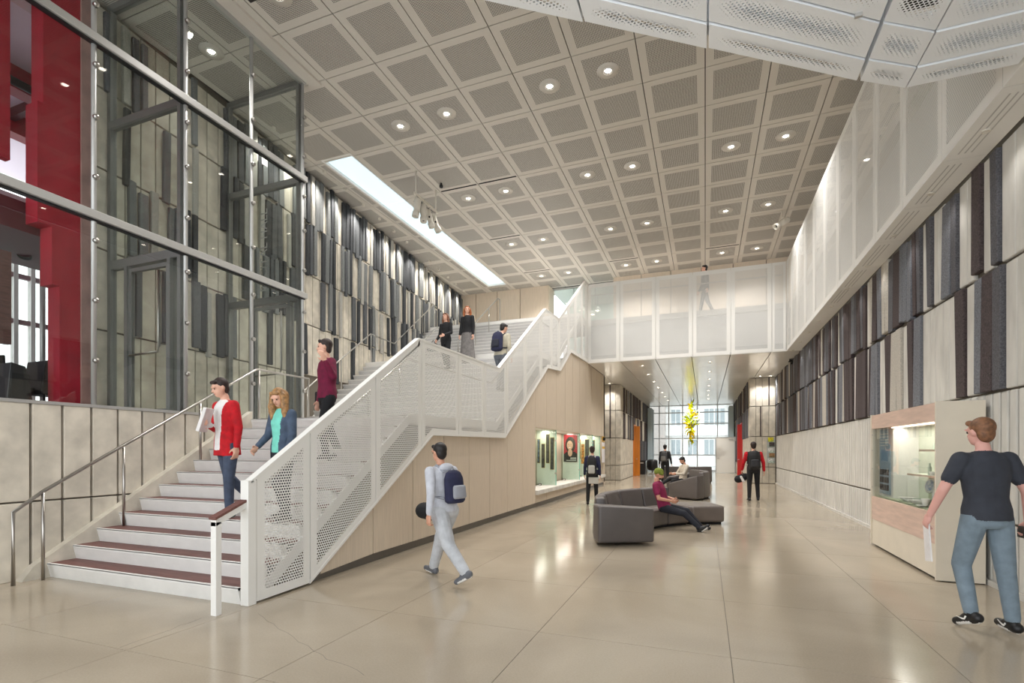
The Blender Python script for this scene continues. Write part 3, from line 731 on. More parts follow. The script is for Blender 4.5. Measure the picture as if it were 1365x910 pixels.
vboard(15.4, [(-5.0, -4.92, 1.15, 1.9, m_pblue), (-4.86, -4.76, 1.0, 1.75, m_ptxt), (-4.71, -4.61, 1.15, 2.05, m_ptxt), (-4.57, -4.46, .95, 1.95, m_ptxt)])
vboard(18.55, [])
vboard(20.85, [(-5.0, -4.88, 1.2, 2.0, m_pamb), (-4.84, -4.72, 1.0, 1.8, m_pamb), (-4.68, -4.52, 1.1, 2.0, m_ptxt)])
vboard(22.4, [(-4.98, -4.6, 1.6, 2.0, m_ptxt)])
for a in (15.5, 18.65, 20.95): box('oak_return', m_wood, -5.03, -4.98, a, a + 1.8, VZ0, VZ1, vit)
for a, yy in ((14.6, 0), (17.4, 0), (19.9, 0)):
    bm = bmesh.new(); a_box(bm, -4.72, -4.62, a, a + .02, VZ0 + .03, VZ0 + .09); o = bm_obj('number_plate', bm, m_ptxt, vit); box('plate_face', m_board, -4.70, -4.64, a - .004, a, VZ0 + .045, VZ0 + .075, o)
# portrait poster (generic smiling face with long dark hair on crimson)
po = thing('poster', 'crimson poster with a smiling dark-haired woman inside the vitrine', 'poster', (-4.7, 18.5, 1.2))
PY = 18.53
box('sheet', m_face, -4.98, -4.46, PY - .012, PY - .004, 1.12, 2.14, po)
def disc(name, m, x, z, rx, rz, y, parent, th=.003, n=28):
    return prism(name, m, [(x + rx * math.cos(k * 2 * math.pi / n), z + rz * math.sin(k * 2 * math.pi / n)) for k in range(n)], 'y', y - th, y, parent)
m_skin = mat('skin_light', (222, 172, 148), .5); m_hairdk = mat('hair_dark_brown', (38, 27, 24), .6, var=.2, scale=20)
m_blk = mat('black_print', (20, 19, 20), .6); m_wprint = mat('white_print', (238, 236, 230), .6)
prism('dark_dress', m_blk, [(-4.98, 1.12), (-4.46, 1.12), (-4.46, 1.42), (-4.56, 1.5), (-4.86, 1.5), (-4.98, 1.4)], 'y', PY - .015, PY - .012, po)
disc('hair', m_hairdk, -4.72, 1.76, .19, .30, PY - .015, po); disc('neck', m_skin, -4.73, 1.46, .085, .14, PY - .018, po)
disc('face', m_skin, -4.74, 1.74, .115, .17, PY - .021, po)
disc('mouth', m_wprint, -4.745, 1.655, .045, .016, PY - .024, po)
for sx in (-.045, .045): disc('eye', m_blk, -4.74 + sx, 1.775, .018, .009, PY - .024, po)
for k, (w, z) in enumerate(((.22, 1.26), (.22, 1.215), (.38, 1.165))): box('caption_line', m_wprint, -4.5 - w, -4.5, PY - .018, PY - .0155, z, z + .018, po)
sg = thing('wall_sign', 'small yellow and white notice at the far end of the vitrine', 'sign', (-4.3, 23.1, 1.6))
box('sign_board', mat('notice_white', (222, 218, 220), .5), -4.295, -4.28, 22.45, 23.1, 1.0, 1.9, sg); box('sign_header', mat('notice_yellow', (226, 176, 30), .5), -4.28, -4.275, 22.45, 23.1, 1.95, 2.17, sg); box('sign_band', mat('notice_yellow', (226, 176, 30), .5), -4.28, -4.275, 22.45, 23.1, 1.62, 1.72, sg)
for k in range(3): disc('dark_mark', m_blk, 0, 0, .05, .08, 0, sg).location = (-4.27, 22.6 + k * .17, 2.06)

# ------------------------------------------------------------------ bridge
br = thing('footbridge', 'white perforated footbridge crossing the hall at upper level', 'bridge', (-0.85, 19.6, ZS))
bx = [-4.31, -3.06, -1.73, -0.43, 0.85, 2.16, 2.6]
for i, (a, b) in enumerate(zip(bx, bx[1:])):
    sheet_panel('parapet_panel', [(a + .006, ZS + .02), (b - .006, ZS + .02), (b - .006, 8.02), (a + .006, 8.02)], 'y', 19.6, -1, m_white, m_perf_bridge, br, margin=0.13 if i < 5 else .08, ret=0.08)
    box('capping', m_white, a + .006, b - .006, 19.595, 19.68, 8.02, 8.035, br)
box('end_post', m_white, -4.42, -4.31, 19.59, 19.7, ZS, 8.03, br)
box('deck', mat('deck_grey', (150, 146, 140), .7), -4.35, 4.9, 19.72, 23.0, 6.45, L3, br)
box('edge_beam', mat('edge_beam_grey', (150, 149, 147), .7), -4.3, 2.68, 19.86, 19.98, ZS + .07, L3 - .2, br)
box('edge_beam', mat('edge_beam_grey', (150, 149, 147), .7), -4.3, 4.9, 22.85, 23.0, ZS + .32, L3 - .2, br)
tube('handrail', m_steel, [(-4.3, 19.8, L3 + 1.0), (2.5, 19.8, L3 + 1.0)], .022, br)
for x in bx[1:-1]: box('parapet_post', m_white, x - .03, x + .03, 19.69, 19.75, ZS + .1, 7.98, br)

# upper level back walls
uw = thing('wall_upper_back', 'pale oak panelled back wall of the upper level', 'wall', (-9, 22.2, L3), kind='structure')
for a, b in ((-11.3, -10.3), (-10.3, -9.2), (-9.2, -8.05), (-8.05, -6.65)): box('oak_plank', m_wood, a + .014, b - .014, 22.15, 22.27, L3, ZC, uw)
box('oak_plank', m_wood, -6.77, -6.65, 22.27, 23.0, L3, ZC, uw)
for a, b in ((-3.75, -2.55), (-2.55, -1.35), (-1.35, -.15), (-.15, 1.05), (1.05, 2.25), (2.25, 3.4), (3.4, 4.9)): box('oak_plank', m_wood, a + .014, b - .014, 22.2, 22.32, L3, ZC, uw)
box('backing', m_groove, -11.3, -6.8, 22.3, 22.4, L3, ZC, uw); box('backing', m_groove, -3.7, 4.9, 22.35, 22.45, L3, ZC, uw)
w2 = thing('window_2', 'greenish glazed office front at the head of the stair', 'window', (-5.2, 23, L3), kind='structure')
for a, b in ((-6.65, -5.7), (-5.7, -4.7), (-4.7, -3.75)): box('glass_pane', m_glassg, a + .01, b - .01, 23.0, 23.03, L3, ZC, w2)
for x in (-5.7, -4.7): box('glass_joint', m_alu, x - .01, x + .01, 22.99, 23.04, L3, ZC, w2)
ob = box('wall_office_back', mat('mint_office_wall', (196, 214, 206), .7), -6.8, -3.6, 26, 26.1, L3, ZC); tag(ob, 'pale office wall behind the greenish glass', 'wall', kind='structure')
oc = box('ceiling_office', m_white2, -6.8, -3.6, 23.05, 26, ZC, ZC + .1); tag(oc, 'white office ceiling behind the greenish glass', 'ceiling', kind='structure')
area('office_lamp', (-5.2, 24.5, ZC - .05), 2.0, 1.5, 18, col=(.95, 1, .97))
for k, (x, y) in enumerate(((-5.6, 24.2), (-4.9, 24.6), (-5.3, 25.2))):
    t = thing('pendant_lamp', 'white dome pendant lamp in the upper office, %s' % ['nearest of three', 'rightmost of three', 'farthest of three'][k], 'lamp', (x, y, ZC), 'office pendant lamps')
    tube('cord', m_black, [(x, y, ZC - .5), (x, y, ZC)], .006, t, 6); lathe('shade', m_white, (x, y, ZC - .72), [(.16, 0), (.15, .08), (.08, .17), (.02, .22)], t); lathe('bulb', m_lens, (x, y, ZC - .70), [(0, -.03), (.04, 0), (.04, .05), (0, .08)], t, 10)

# ------------------------------------------------------------------ right wall
wall_right = box('wall_right', m_groove, 3.12, 3.4, 1.5, 26.3, 0, ZS + 0.1); tag(wall_right, 'right wall of ribbed concrete hung with brown and grey felt strips', 'wall', kind='structure')
rR = random.Random(23)
y = 1.6; W = 0.17
while y < 26.2:
    for z0, z1 in ((0.06, 0.735), (0.765, 2.2)):
        link_mesh('concrete_rib', shared_box('rr_%.2f' % z1, 0.05, W - 0.034, z1 - z0, m_concw, 0.012), None, wall_right, (3.095, y + W / 2, (z0 + z1) / 2))
    y += W
box('base_strip', m_concw, 3.04, 3.12, 1.5, 26.3, 0, 0.06, wall_right)
for k, (z0, z1) in enumerate(((2.215, 3.60), (3.62, ZS))):
    y = 1.6 + 0.1 * k
    last = -1
    while y < 26.1:
        w = rR.choice((0.17, 0.22, 0.27))
        far = min(1.0, max(0.0, (y - 6) / 8))
        p_f = 0.45 + 0.42 * far if k == 0 else 0.55 + 0.35 * far
        dz = rR.choice((0.0, 0.0, -0.06, 0.05)) if k else 0.0
        if rR.random() < p_f:
            c = rR.choices((0, 1, 2, 3), (0.36, 0.28, 0.24, 0.12))[0]
            dep = 0.075; key = 'fr_%d_%d_%d' % (c, int(w * 100), k)
            link_mesh('felt_strip', shared_box(key, dep, w - .012, z1 - z0 - (.06 if k else 0.02), FELT_R[c], .008), None, wall_right, (3.07, y + w / 2, (z0 + z1) / 2 + (dz * .6 - .0 if k else 0.0)), (0, rR.uniform(-.015, .015), rR.uniform(-.09, .09)))
        else:
            link_mesh('concrete_rib', shared_box('ru_%d_%d' % (int(w * 100), k), 0.05, w - .012, z1 - z0 - .02, m_concw, .01), None, wall_right, (3.095, y + w / 2, (z0 + z1) / 2))
        y += w

# balcony along the right wall
bl = thing('balcony', 'white perforated balcony parapet running along the right wall', 'balcony', (2.6, 12, ZS))
BYS = [4.76, 6.06, 7.36, 8.62, 9.87, 11.13, 12.4, 13.65, 14.9, 16.15, 17.4, 18.5, 19.56]
for a, b in zip(BYS, BYS[1:]):
    sheet_panel('parapet_panel', [(a + .005, ZS + .01), (b - .005, ZS + .01), (b - .005, 8.0), (a + .005, 8.0)], 'x', 2.6, -1, m_white, m_perf_stair if b < 11.2 else m_perf_bridge, bl, margin=0.11, ret=0.06)
    # soffit tray with three rows of slots
    tr = box('soffit_tray', m_white, 2.6, 3.02, a + .005, b - .005, ZS - .012, ZS + .012, bl)
    if b < 14:
        for q in range(3):
            box('slot', mat('slot_shadow_grey', (186, 183, 178), .6), 2.70 + q * .06, 2.715 + q * .06, a + .12, b - .12, ZS - .0135, ZS - .011, tr)
box('capping', m_white, 2.6, 2.66, 5.8, 19.6, 8.0, 8.015, bl)
box('deck', m_tile, 2.7, 4.94, 3.0, 19.7, 6.45, L3, bl)
box('edge_beam', mat('edge_beam_pale', (205, 204, 201), .7), 2.86, 2.96, 4.8, 19.7, ZS + .12, 6.45, bl)
for k in range(11):  # row of lamps added to lighten the tops of the right felt strips
    y = 5.4 + 1.4 * k
    sw = thing('wall_washer', 'tiny added wall-washer lamp under the balcony soffit, %s from the viewer' % ORD[k], 'lamp', (2.78, y, ZS), 'added balcony soffit washers')
    lathe('lamp_can', m_lampw, (2.78, y, ZS - .03), [(0.04, 0.018), (0.04, 0.0), (0.03, 0.0), (0.025, 0.01), (0.0, 0.01)], sw, 10)
    spot('lamp', (2.78, y, ZS - 0.04), 9, target=(0.22, 0, -1), size=100, blend=0.9, radius=0.04, parent=sw)
uwr = box('wall_upper_right', m_white2, 4.95, 5.1, -3.5, 22.3, ZS, ZC); tag(uwr, 'plain upper wall behind the balcony', 'wall', kind='structure')
for k in range(5):
    downlight(3.9, 6.5 + 3 * k, ZC, 'small downlight above the balcony walkway, %s from the viewer' % ORD[k], 'balcony downlights', 60, 110, halo=False)

# ------------------------------------------------------------------ canopy of perforated panels overhead (soffit of the upper volume near the viewer)
cp = thing('canopy', 'white perforated panel canopy overhead at the top right', 'canopy', (1.0, 4.5, ZS))
# edge line y = ey(x): diagonal then parallel to the bridge
def ey(x): return 3.49 + (x + 1.59) * (5.49 - 3.49) / (1.31 + 1.59)
offs = [(0.0, 0.0), (0.27, 0.014), (0.66, 0.028), (1.1, 0.042), (1.6, 0.056)]
cx_ = [-3.85, -2.85, -1.85, -0.90, 0.02, 1.31]
for i, (a, b) in enumerate(zip(cx_, cx_[1:])):
    for k in range(4):
        d0, z0 = offs[k]; d1, z1 = offs[k + 1]
        g = .008
        P = [(a + g, ey(a) - d1 + g), (b - g, ey(b) - d1 + g), (b - g, ey(b) - d0 - g), (a + g, ey(a) - d0 - g)]
        sheet_panel('canopy_panel', P, 'z', ZS + z0, -1, m_canopy, m_perf_canopy, cp, margin=.045, ret=.09, norm=True)
xb = [1.33, 1.76, 2.58]
yb = lambda x: ey(x) if x < 1.76 else 5.76
for i, (a, b) in enumerate(zip(xb, xb[1:])):
    for k in range(4):
        d0, z0 = offs[k]; d1, z1 = offs[k + 1]
        g = .006
        ya, yb_ = (min(ey(a), 5.76), min(ey(b), 5.76))
        P = [(a + g, ya - d1 + g), (b - g, yb_ - d1 + g), (b - g, yb_ - d0 - g), (a + g, ya - d0 - g)]
        sheet_panel('canopy_panel', P, 'z', ZS + z0, -1, m_canopy, m_perf_canopy, cp, margin=.045, ret=.09, norm=True)
box('unseen_dark_deck', m_dark, -3.8, 2.56, -3.9, 3.4, ZS + .62, ZS + .75, cp)  # unseen dark slab added to block the sky behind the punched holes
prism('unseen_dark_deck', m_dark, [(-3.8, 3.4), (-3.8, 1.0), (2.56, 1.0), (2.56, 5.6), (1.7, 5.6), (-1.5, 3.4)], 'z', ZS + .60, ZS + .62, cp)
# upstand and upper closing sheet
prism('upstand', m_canopy, [(-3.85, ey(-3.85) - .02), (1.72, ey(1.72) - .02), (2.57, 5.74), (2.57, 5.66), (1.74, 5.66), (-3.85, ey(-3.85) - .1)], 'z', ZS + .1, ZS + .6, cp)
for sx_, dd in ((0.5, .66), (1.1, .66)):
    bm = bmesh.new(); a_box(bm, sx_, sx_ + .05, ey(sx_) - dd - .012, ey(sx_) - dd + .012, ZS + .0, ZS + .035); bm_obj('panel_clip', bm, m_alu, cp)

# ------------------------------------------------------------------ corridor beyond the bridge
cs = box('ceiling_corridor', m_dark, -8, 3.3, 19.7, 41.2, ZS + 0.08, ZS + .3); tag(cs, 'satin metal soffit of the corridor under the bridge', 'ceiling', kind='structure')
sx_list = [-4.3, -3.03, -1.74, -0.46, 0.84, 2.14, 3.12]
for a, b in zip(sx_list, sx_list[1:]):
    for k in range(9):
        y0 = 19.62 + k * 2.4
        if y0 > 26 and b > 3: continue
        box('soffit_panel', m_soffit, a + .012, b - .012, y0 + .003, min(y0 + 2.397, 41.2), ZS, ZS + .06, cs)
box('soffit_panel', m_soffit, -7.9, -4.3, 23.3, 26.3, ZS, ZS + .06, cs)
for i, x in enumerate((-2.38, 0.18)):
    for j in range(7):
        downlight(x, 21.0 + 2.5 * j, ZS, 'small downlight in the corridor soffit, %s one of the %s row' % (ORD[j], ['left', 'right'][i]), 'corridor downlights', CORRIDOR_W, 120, r=.055, halo=False)
wcl = box('wall_corridor_left', m_groove, -4.5, -4.14, 26.36, 41.0, 0, ZS); tag(wcl, 'left corridor wall of concrete boards and grey felt strips', 'wall', kind='structure')
wcr = box('wall_corridor_right', m_groove, 2.04, 2.4, 26.36, 41.0, 0, ZS); tag(wcr, 'right corridor wall of concrete boards and grey felt strips', 'wall', kind='structure')
wfl = box('wall_pier_left', m_groove, -8.0, -4.14, 26.36, 26.7, 0, ZS); tag(wfl, 'ribbed concrete end wall left of the corridor mouth', 'wall', kind='structure')
wfr = box('wall_pier_right', m_groove, 2.04, 3.4, 26.36, 26.7, 0, ZS); tag(wfr, 'ribbed concrete end wall right of the corridor mouth', 'wall', kind='structure')
CZ = [(0.02, .76), (.79, 2.18), (2.21, 3.6), (3.63, ZS - .02)]
for par, xa, xb_ in ((wfl, -7.9, -4.05), (wfr, 1.95, 3.04)):
    n = max(3, int((xb_ - xa) / .27)); w = (xb_ - xa) / n
    for i in range(n):
        for z0, z1 in CZ: box('concrete_rib', m_conc, xa + i * w + .008, xa + (i + 1) * w - .008, 26.28, 26.36, z0, z1, par)
box('dark_rib', FELT_R[0], -4.62, -4.56, 26.25, 26.3, 2.2, ZS, wfl); box('dark_rib', FELT_R[0], 2.4, 2.45, 26.25, 26.3, 2.2, 3.6, wfr); box('dark_rib', FELT_R[0], 2.75, 2.8, 26.25, 26.3, 3.65, ZS, wfr)
rc_ = random.Random(4)
for par, x, s in ((wcl, -4.14, 1), (wcr, 2.04, -1)):
    y = 26.4
    while y < 40.6:
        w = .34
        for k, (z0, z1) in enumerate(CZ):
            if z0 < 2.3 and 31.1 < y + w / 2 < 32.5: continue
            link_mesh('concrete_rib', shared_box('cr_%d' % k, .07, w - .015, z1 - z0, m_conc, .006), None, par, (x + s * .045, y + w / 2, (z0 + z1) / 2))
        if y > 26.8 and rc_.random() < .9:
            for k in (1, 2, 3):
                if k == 1 and y < 33: continue
                if rc_.random() < .8:
                    c = rc_.choices((0, 1, 2), (.45, .2, .35))[0]
                    link_mesh('felt_strip', shared_box('fc_%d_%d' % (c, k), .06, w * .62, CZ[k][1] - CZ[k][0], FELT_R[c], .006), None, par, (x + s * .1, y + w / 2 + rc_.uniform(-.04, .04), (CZ[k][0] + CZ[k][1]) / 2 - (0.06 if k > 1 else 0)))
        y += w
# corner washers on the piers
for k, (x, y, tx) in enumerate(((-4.55, 25.85, 0), (-5.1, 25.85, 0), (2.35, 25.85, 0), (2.8, 25.85, 0))):
    downlight(x, y, ZS, 'small wall-washer downlight before the %s concrete pier, %s' % (['left', 'left', 'right', 'right'][k], ['inner one', 'outer one', 'inner one', 'outer one'][k]), 'pier wall washers', 110, 110, r=.055, halo=False)
# doors
def leaf_door(name, m, x, y0, y1, s, label):
    t = thing(name, label, 'door', (x, y0, 0), kind='structure')
    lf = box('leaf', m, x + s * .06, x + s * (.42 if s > 0 else .3), y0 + .06, y0 + .11, 0.01, 3.0, t)
    box('doorway', m_dark, x - s * .02, x, y0 + .05, y1 - .05, 0.01, 3.05, t)
    for a, b in ((y0, y0 + .05), (y1 - .05, y1)): box('frame', m, x - s * .02, x + s * .09, a, b, 0, 3.05, t)
    box('frame_head', m, x - s * .02, x + s * .09, y0, y1, 3.05, 3.1, t); box('lever', m_steel, x + s * .2, x + s * .27, y0 + .02, y0 + .06, 1.02, 1.05, lf)
leaf_door('door_1', mat('orange_timber_door', (214, 128, 26), .4, var=.1, scale=3, stretch=(1, 1, .2)), -4.09, 31.15, 32.45, 1, 'orange timber door in the left corridor wall')
leaf_door('door_2', mat('red_door', (206, 36, 28), .4), 1.99, 31.15, 32.45, -1, 'red door in the right corridor wall')
d3 = thing('door_3', 'large off-white metal door at the right of the end window', 'door', (1.3, 37.6, 0), kind='structure')
m_offw = mat('off_white_steel_door', (226, 222, 214), .45)
box('leaf', m_offw, .72, 1.85, 37.6, 37.68, .02, 2.4, d3); box('frame', m_alu, .66, .72, 37.58, 37.7, 0, 2.46, d3); box('frame', m_alu, 1.85, 1.93, 37.58, 37.7, 0, 2.46, d3); box('frame_head', m_alu, .72, 1.85, 37.58, 37.7, 2.4, 2.46, d3)
box('closer', m_steel, 1.5, 1.8, 37.53, 37.6, 2.28, 2.34, d3); box('lever', m_steel, .78, .9, 37.55, 37.6, 1.0, 1.04, d3)
# end curtain wall
w3 = thing('window_3', 'tall glazed curtain wall at the end of the corridor', 'window', (-0.9, 40.5, 0), kind='structure')
WXs = [-4.05, -3.3, -2.6, -1.6, -.55, .85, 1.95]; WZs = [0.05, 1.2, 2.45, 3.55, 4.4, ZS]
for x in WXs: box('mullion', m_alu, x - .035, x + .035, 40.4, 40.6, 0, ZS, w3)
for z in WZs: box('transom', m_alu, -4.05, 1.95, 40.42, 40.58, z - .035, z + .035, w3)
for a, b in zip(WXs, WXs[1:]):
    for c, d in zip(WZs, WZs[1:]): box('glass_pane', m_glass, a + .035, b - .035, 40.49, 40.51, c + .035, d - .035, w3)
# side glazing returns at the corridor end
for s, x in ((1, -3.95), (-1, 1.85)):
    for k, y in enumerate((38.2, 39.0, 39.8)): box('side_mullion', mat('pale_blue_metal', (176, 190, 196), .4), x, x + s * .3, y, y + .08, 0, ZS - .3, w3)
    for k, y in enumerate((38.28, 39.08, 39.88)): box('side_panel', mat('pale_blue_metal', (176, 190, 196), .4), x, x + s * .12, y, y + .5, 0, ZS - .3, w3)

# ------------------------------------------------------------------ outside the end window
gd = box('ground_outside', mat('pale_paving_outside', (190, 190, 188), .9, var=.05, scale=1), -60, 60, 41.3, 90, -.4, -.15); tag(gd, 'pale paved ground outside the end window', 'ground', kind='structure')
def brick_mat():
    m = mat('grey_brick', (150, 142, 138), .9); t = NT(m); b = t.n['Principled BSDF']
    bt = t.node('ShaderNodeTexBrick'); bt.inputs['Color1'].default_value = lin((176, 166, 160)); bt.inputs['Color2'].default_value = lin((158, 150, 146)); bt.inputs['Mortar'].default_value = lin((200, 196, 192))
    bt.inputs['Scale'].default_value = 3.2; tc = t.node('ShaderNodeTexCoord'); mp = t.node('ShaderNodeMapping'); mp.inputs['Rotation'].default_value = (math.pi / 2, 0, 0)
    t.l.new(tc.outputs['Object'], mp.inputs[0]); t.l.new(mp.outputs[0], bt.inputs[0]); t.l.new(bt.outputs[0], b.inputs[0]); return m
m_brick = brick_mat()
ap = thing('apartment_building', 'bright white apartment building with brick ends seen through the end window', 'building', (-1, 60, 0))
box('white_wall', mat('white_render', (232, 232, 230), .8), -4.2, 2.6, 60.0, 70, -.2, 14, ap)
box('brick_wing', m_brick, -16, -4.2, 59.2, 70, -.2, 14, ap); box('brick_wing', m_brick, 2.6, 18, 59.2, 70, -.2, 14, ap)
m_win = mat('outdoor_window_glass', (150, 160, 164), .25); m_wfr = mat('window_frame_white', (222, 222, 220), .6)
for zf in (0.9, 4.3, 7.7):
    for x in (-3.1, -1.3, .4, 1.5):
        f = box('window', m_wfr, x - .55, x + .55, 59.9, 60.0, zf, zf + 1.9, ap)
        box('window_glass', m_win, x - .48, x - .04, 59.88, 59.9, zf + .08, zf + 1.82, f); box('window_glass', m_win, x + .04, x + .48, 59.88, 59.9, zf + .08, zf + 1.82, f)
    for x in (-6.2, 4.4):
        f = box('window', m_wfr, x - .7, x + .7, 59.1, 59.2, zf, zf + 1.9, ap); box('window_glass', m_win, x - .62, x + .62, 59.08, 59.1, zf + .08, zf + 1.82, f)
for z in (3.2, 6.6): box('balcony_band', m_wfr, -4.2, 2.6, 59.5, 60, z, z + .5, ap)

# ------------------------------------------------------------------ chandelier of yellow-green blown glass
ch = thing('glass_chandelier', 'yellow-green blown-glass chandelier hanging before the end window', 'chandelier', (-.85, 35, ZS))
tube('cable', m_steel, [(-.85, 35, ZS), (-.85, 35, 1.9)], .012, ch, 6)
def tglass(name, rgb):
    m = mat(name, rgb, .15); t = NT(m); b = t.n['Principled BSDF']; tl = t.node('ShaderNodeBsdfTranslucent'); tl.inputs[0].default_value = lin(rgb); mx = t.node('ShaderNodeMixShader'); mx.inputs[0].default_value = .6
    t.l.new(b.outputs[0], mx.inputs[1]); t.l.new(tl.outputs[0], mx.inputs[2]); t.l.new(mx.outputs[0], t.n['Material Output'].inputs[0]); return m
m_yg = tglass('yellow_green_glass', (226, 234, 40)); m_ye = tglass('amber_yellow_glass', (252, 226, 20)); m_wg = tglass('pale_clear_glass_tip', (232, 240, 225))
spot('added_chandelier_spot', (-.85, 33.2, ZS - .05), 500, target=(0, 1.8, -1.5), size=70, radius=.05, parent=ch)  # extra spot without a fixture, added to brighten the chandelier glass
rg = random.Random(9)
for nm, m, N in (('green_tendrils', m_yg, 64), ('amber_tendrils', m_ye, 46), ('pale_tendrils', m_wg, 26)):
    bm = bmesh.new()
    for k in range(N):
        z = rg.triangular(2.0, 4.7, 3.2); w = .08 + .62 * max(0, 1 - abs(z - 3.5) / 1.5) * (1.25 if m is m_wg else .8)
        a = rg.uniform(0, 6.28); dx, dy = math.cos(a), math.sin(a); up = rg.uniform(-.1, .5) if z > 3 else rg.uniform(-.5, .1)
        L = w * rg.uniform(.5, 1.1); pts = []
        for q in range(6):
            t_ = q / 5; tw = rg.uniform(-.04, .04)
            pts.append((-.85 + dx * L * t_ + tw, 35 + dy * L * t_ + tw, z + up * t_ * t_ + .07 * math.sin(t_ * 7 + a)))
        a_tube(bm, pts, [.05 if m is not m_wg else .03, .06, .05, .045, .035, .02], 6)
    o = bm_obj(nm, bm, m, ch, smooth=True); o['kind'] = 'stuff'
for k in range(9):
    z = 2.0 + .12 * k; lathe('glass_bulb', m_yg if k % 2 else m_ye, (-.85 + rg.uniform(-.12, .12), 35 + rg.uniform(-.12, .12), z), [(0, 0), (.06, .03), (.075, .09), (.03, .15), (0, .17)], ch, 10)

# ------------------------------------------------------------------ display case on the right
dc = thing('display_cabinet', 'cream and pink-oak glazed display cabinet against the right wall', 'display cabinet', (2.8, 8.6, 0))
m_cream = mat('cream_lacquer', (226, 216, 198), .45, var=.015, scale=4)
m_sage = mat('sage_green_lining', (168, 178, 150), .7, var=.04, scale=4); m_sagel = mat('pale_sage_lining', (206, 212, 194), .7, var=.03, scale=4)
CX0, CX1, CY0, CY1, CT = 2.57, 3.02, 7.42, 9.90, 2.12
box('side_panel', m_cream, CX0 - .02, CX1, CY0 - .03, CY0, 0.01, CT + .01, dc, .003); box('side_panel', m_cream, CX0 - .02, CX1, CY1, CY1 + .03, 0.01, CT + .01, dc, .003)
box('base_panel', m_cream, CX0, CX0 + .03, CY0, CY1, 0.03, .43, dc); box('lower_band', m_woodb, CX0 - .006, CX0 + .03, CY0, CY1, .43, .80, dc); box('upper_band', m_woodb, CX0 - .006, CX0 + .03, CY0, CY1, 1.90, CT, dc)
box('plinth', m_blackm, CX0 + .05, CX1, CY0, CY1, 0, .03, dc); box('top_panel', m_cream, CX0, CX1, CY0, CY1, CT - .02, CT, dc)
box('back_lining', m_sagel, CX1 - .03, CX1, CY0, CY1, .8, 1.9, dc); box('interior_floor', m_sage, CX0 + .03, CX1 - .03, CY0, CY1, .78, .82, dc); box('interior_top', m_woodb, CX0 + .03, CX1 - .03, CY0, CY1, 1.9, 1.93, dc)
box('inner_partition', m_white2, CX0 + .10, CX0 + .12, 9.28, CY1, .82, 1.9, dc); box('inner_partition', m_white2, CX0 + .1, CX1 - .03, 9.26, 9.28, .82, 1.9, dc)
pn = box('notice_panel', mat('blue_grey_notice_panel', (150, 168, 182), .6), CX0 + .085, CX0 + .1, 9.36, CY1 - .06, .86, 1.88, dc)
m_ph = mat('tiny_photo_dark', (66, 56, 52), .6, var=.4, scale=30); m_pl = mat('tiny_photo_pale', (206, 206, 200), .6)
for r_ in range(3):
    for c_ in range(4): box('photo', m_ph, CX0 + .08, CX0 + .085, 9.4 + c_ * .11, 9.48 + c_ * .11, .92 + r_ * .12, 1.01 + r_ * .12, pn)
for r_ in range(5): box('text_line', m_pl, CX0 + .08, CX0 + .085, 9.42, 9.8, 1.62 + r_ * .045, 1.635 + r_ * .045, pn)
box('photo', mat('tiny_photo_blue', (120, 150, 176), .6), CX0 + .08, CX0 + .085, 9.45, 9.75, 1.38, 1.56, pn)
# stepped shelves with oak edges
def cshelf(y0, y1, z): 
    box('shelf', m_sagel, CX0 + .16, CX1 - .03, y0, y1, z - .02, z, dc); box('shelf_edge', m_woodb, CX0 + .15, CX0 + .16, y0, y1, z - .025, z + .002, dc)
cshelf(CY0, 8.42, 1.56); cshelf(CY0, 8.85, 1.22)
box('divider', m_woodb, CX0 + .16, CX1 - .03, 7.93, 7.96, .82, 1.2, dc); box('niche_back', m_sage, CX1 - .05, CX1 - .03, 7.96, 8.85, .82, 1.2, dc); box('niche_back', m_sagel, CX1 - .05, CX1 - .03, CY0, 8.42, 1.22, 1.54, dc)
box('light_panel', emit('backlit_niche', (255, 244, 225), 1.6), CX1 - .06, CX1 - .05, 7.72, 7.9, .95, 1.18, dc)
box('front_glass', m_glass, CX0 + .005, CX0 + .013, CY0, CY1, .80, 1.90, dc)
for z in (.95, 1.25, 1.55, 1.8): lathe('screw', m_steel, (CX0 - .008, CY1 - .03, z), [(0, -.004), (.008, -.004), (.008, .004)], dc, 8, axis=(1, 0, 0))
box('lamp_strip', emit('cabinet_lamp', (255, 246, 232), 4), CX0 + .06, CX0 + .12, CY0 + .1, 9.2, 1.885, 1.898, dc)
area('cabinet_light', (CX0 + .18, 8.4, 1.88), 0.08, 1.8, 10, parent=dc)
m_cer = mat('white_ceramic', (236, 234, 228), .2); m_celb = mat('blue_white_ceramic', (120, 140, 186), .2, rgb2=(232, 234, 236), scale=28); m_celg = mat('celadon_ceramic', (190, 206, 190), .25)
def bowl(x, y, z, r, h, m, label, cat='bowl'):
    o = lathe('ceramic_' + cat, m, (x, y, z), [(r * .45, 0), (r * .5, .006), (r, h), (r * .95, h), (r * .45, .012), (0, .012)], None, 20); return tag(o, label, cat, 'ceramics in the cabinet')
bowl(2.72, 8.83, .82, .11, .055, m_cer, 'shallow white bowl, leftmost on the cabinet floor'); bowl(2.80, 8.52, .82, .12, .06, m_celg, 'pale celadon bowl in the middle of the cabinet floor'); bowl(2.70, 8.33, .82, .12, .06, m_cer, 'white bowl in front of the oval plate in the cabinet'); bowl(2.68, 8.62, .82, .06, .035, m_cer, 'tiny white saucer between the two bowls in the cabinet', 'saucer')
bowl(2.68, 8.08, .82, .05, .10, m_cer, 'tall white cup standing right of the bowls in the cabinet', 'cup'); bowl(2.64, 8.02, .82, .08, .02, m_cer, 'flat white dish under the tall cup in the cabinet', 'dish')
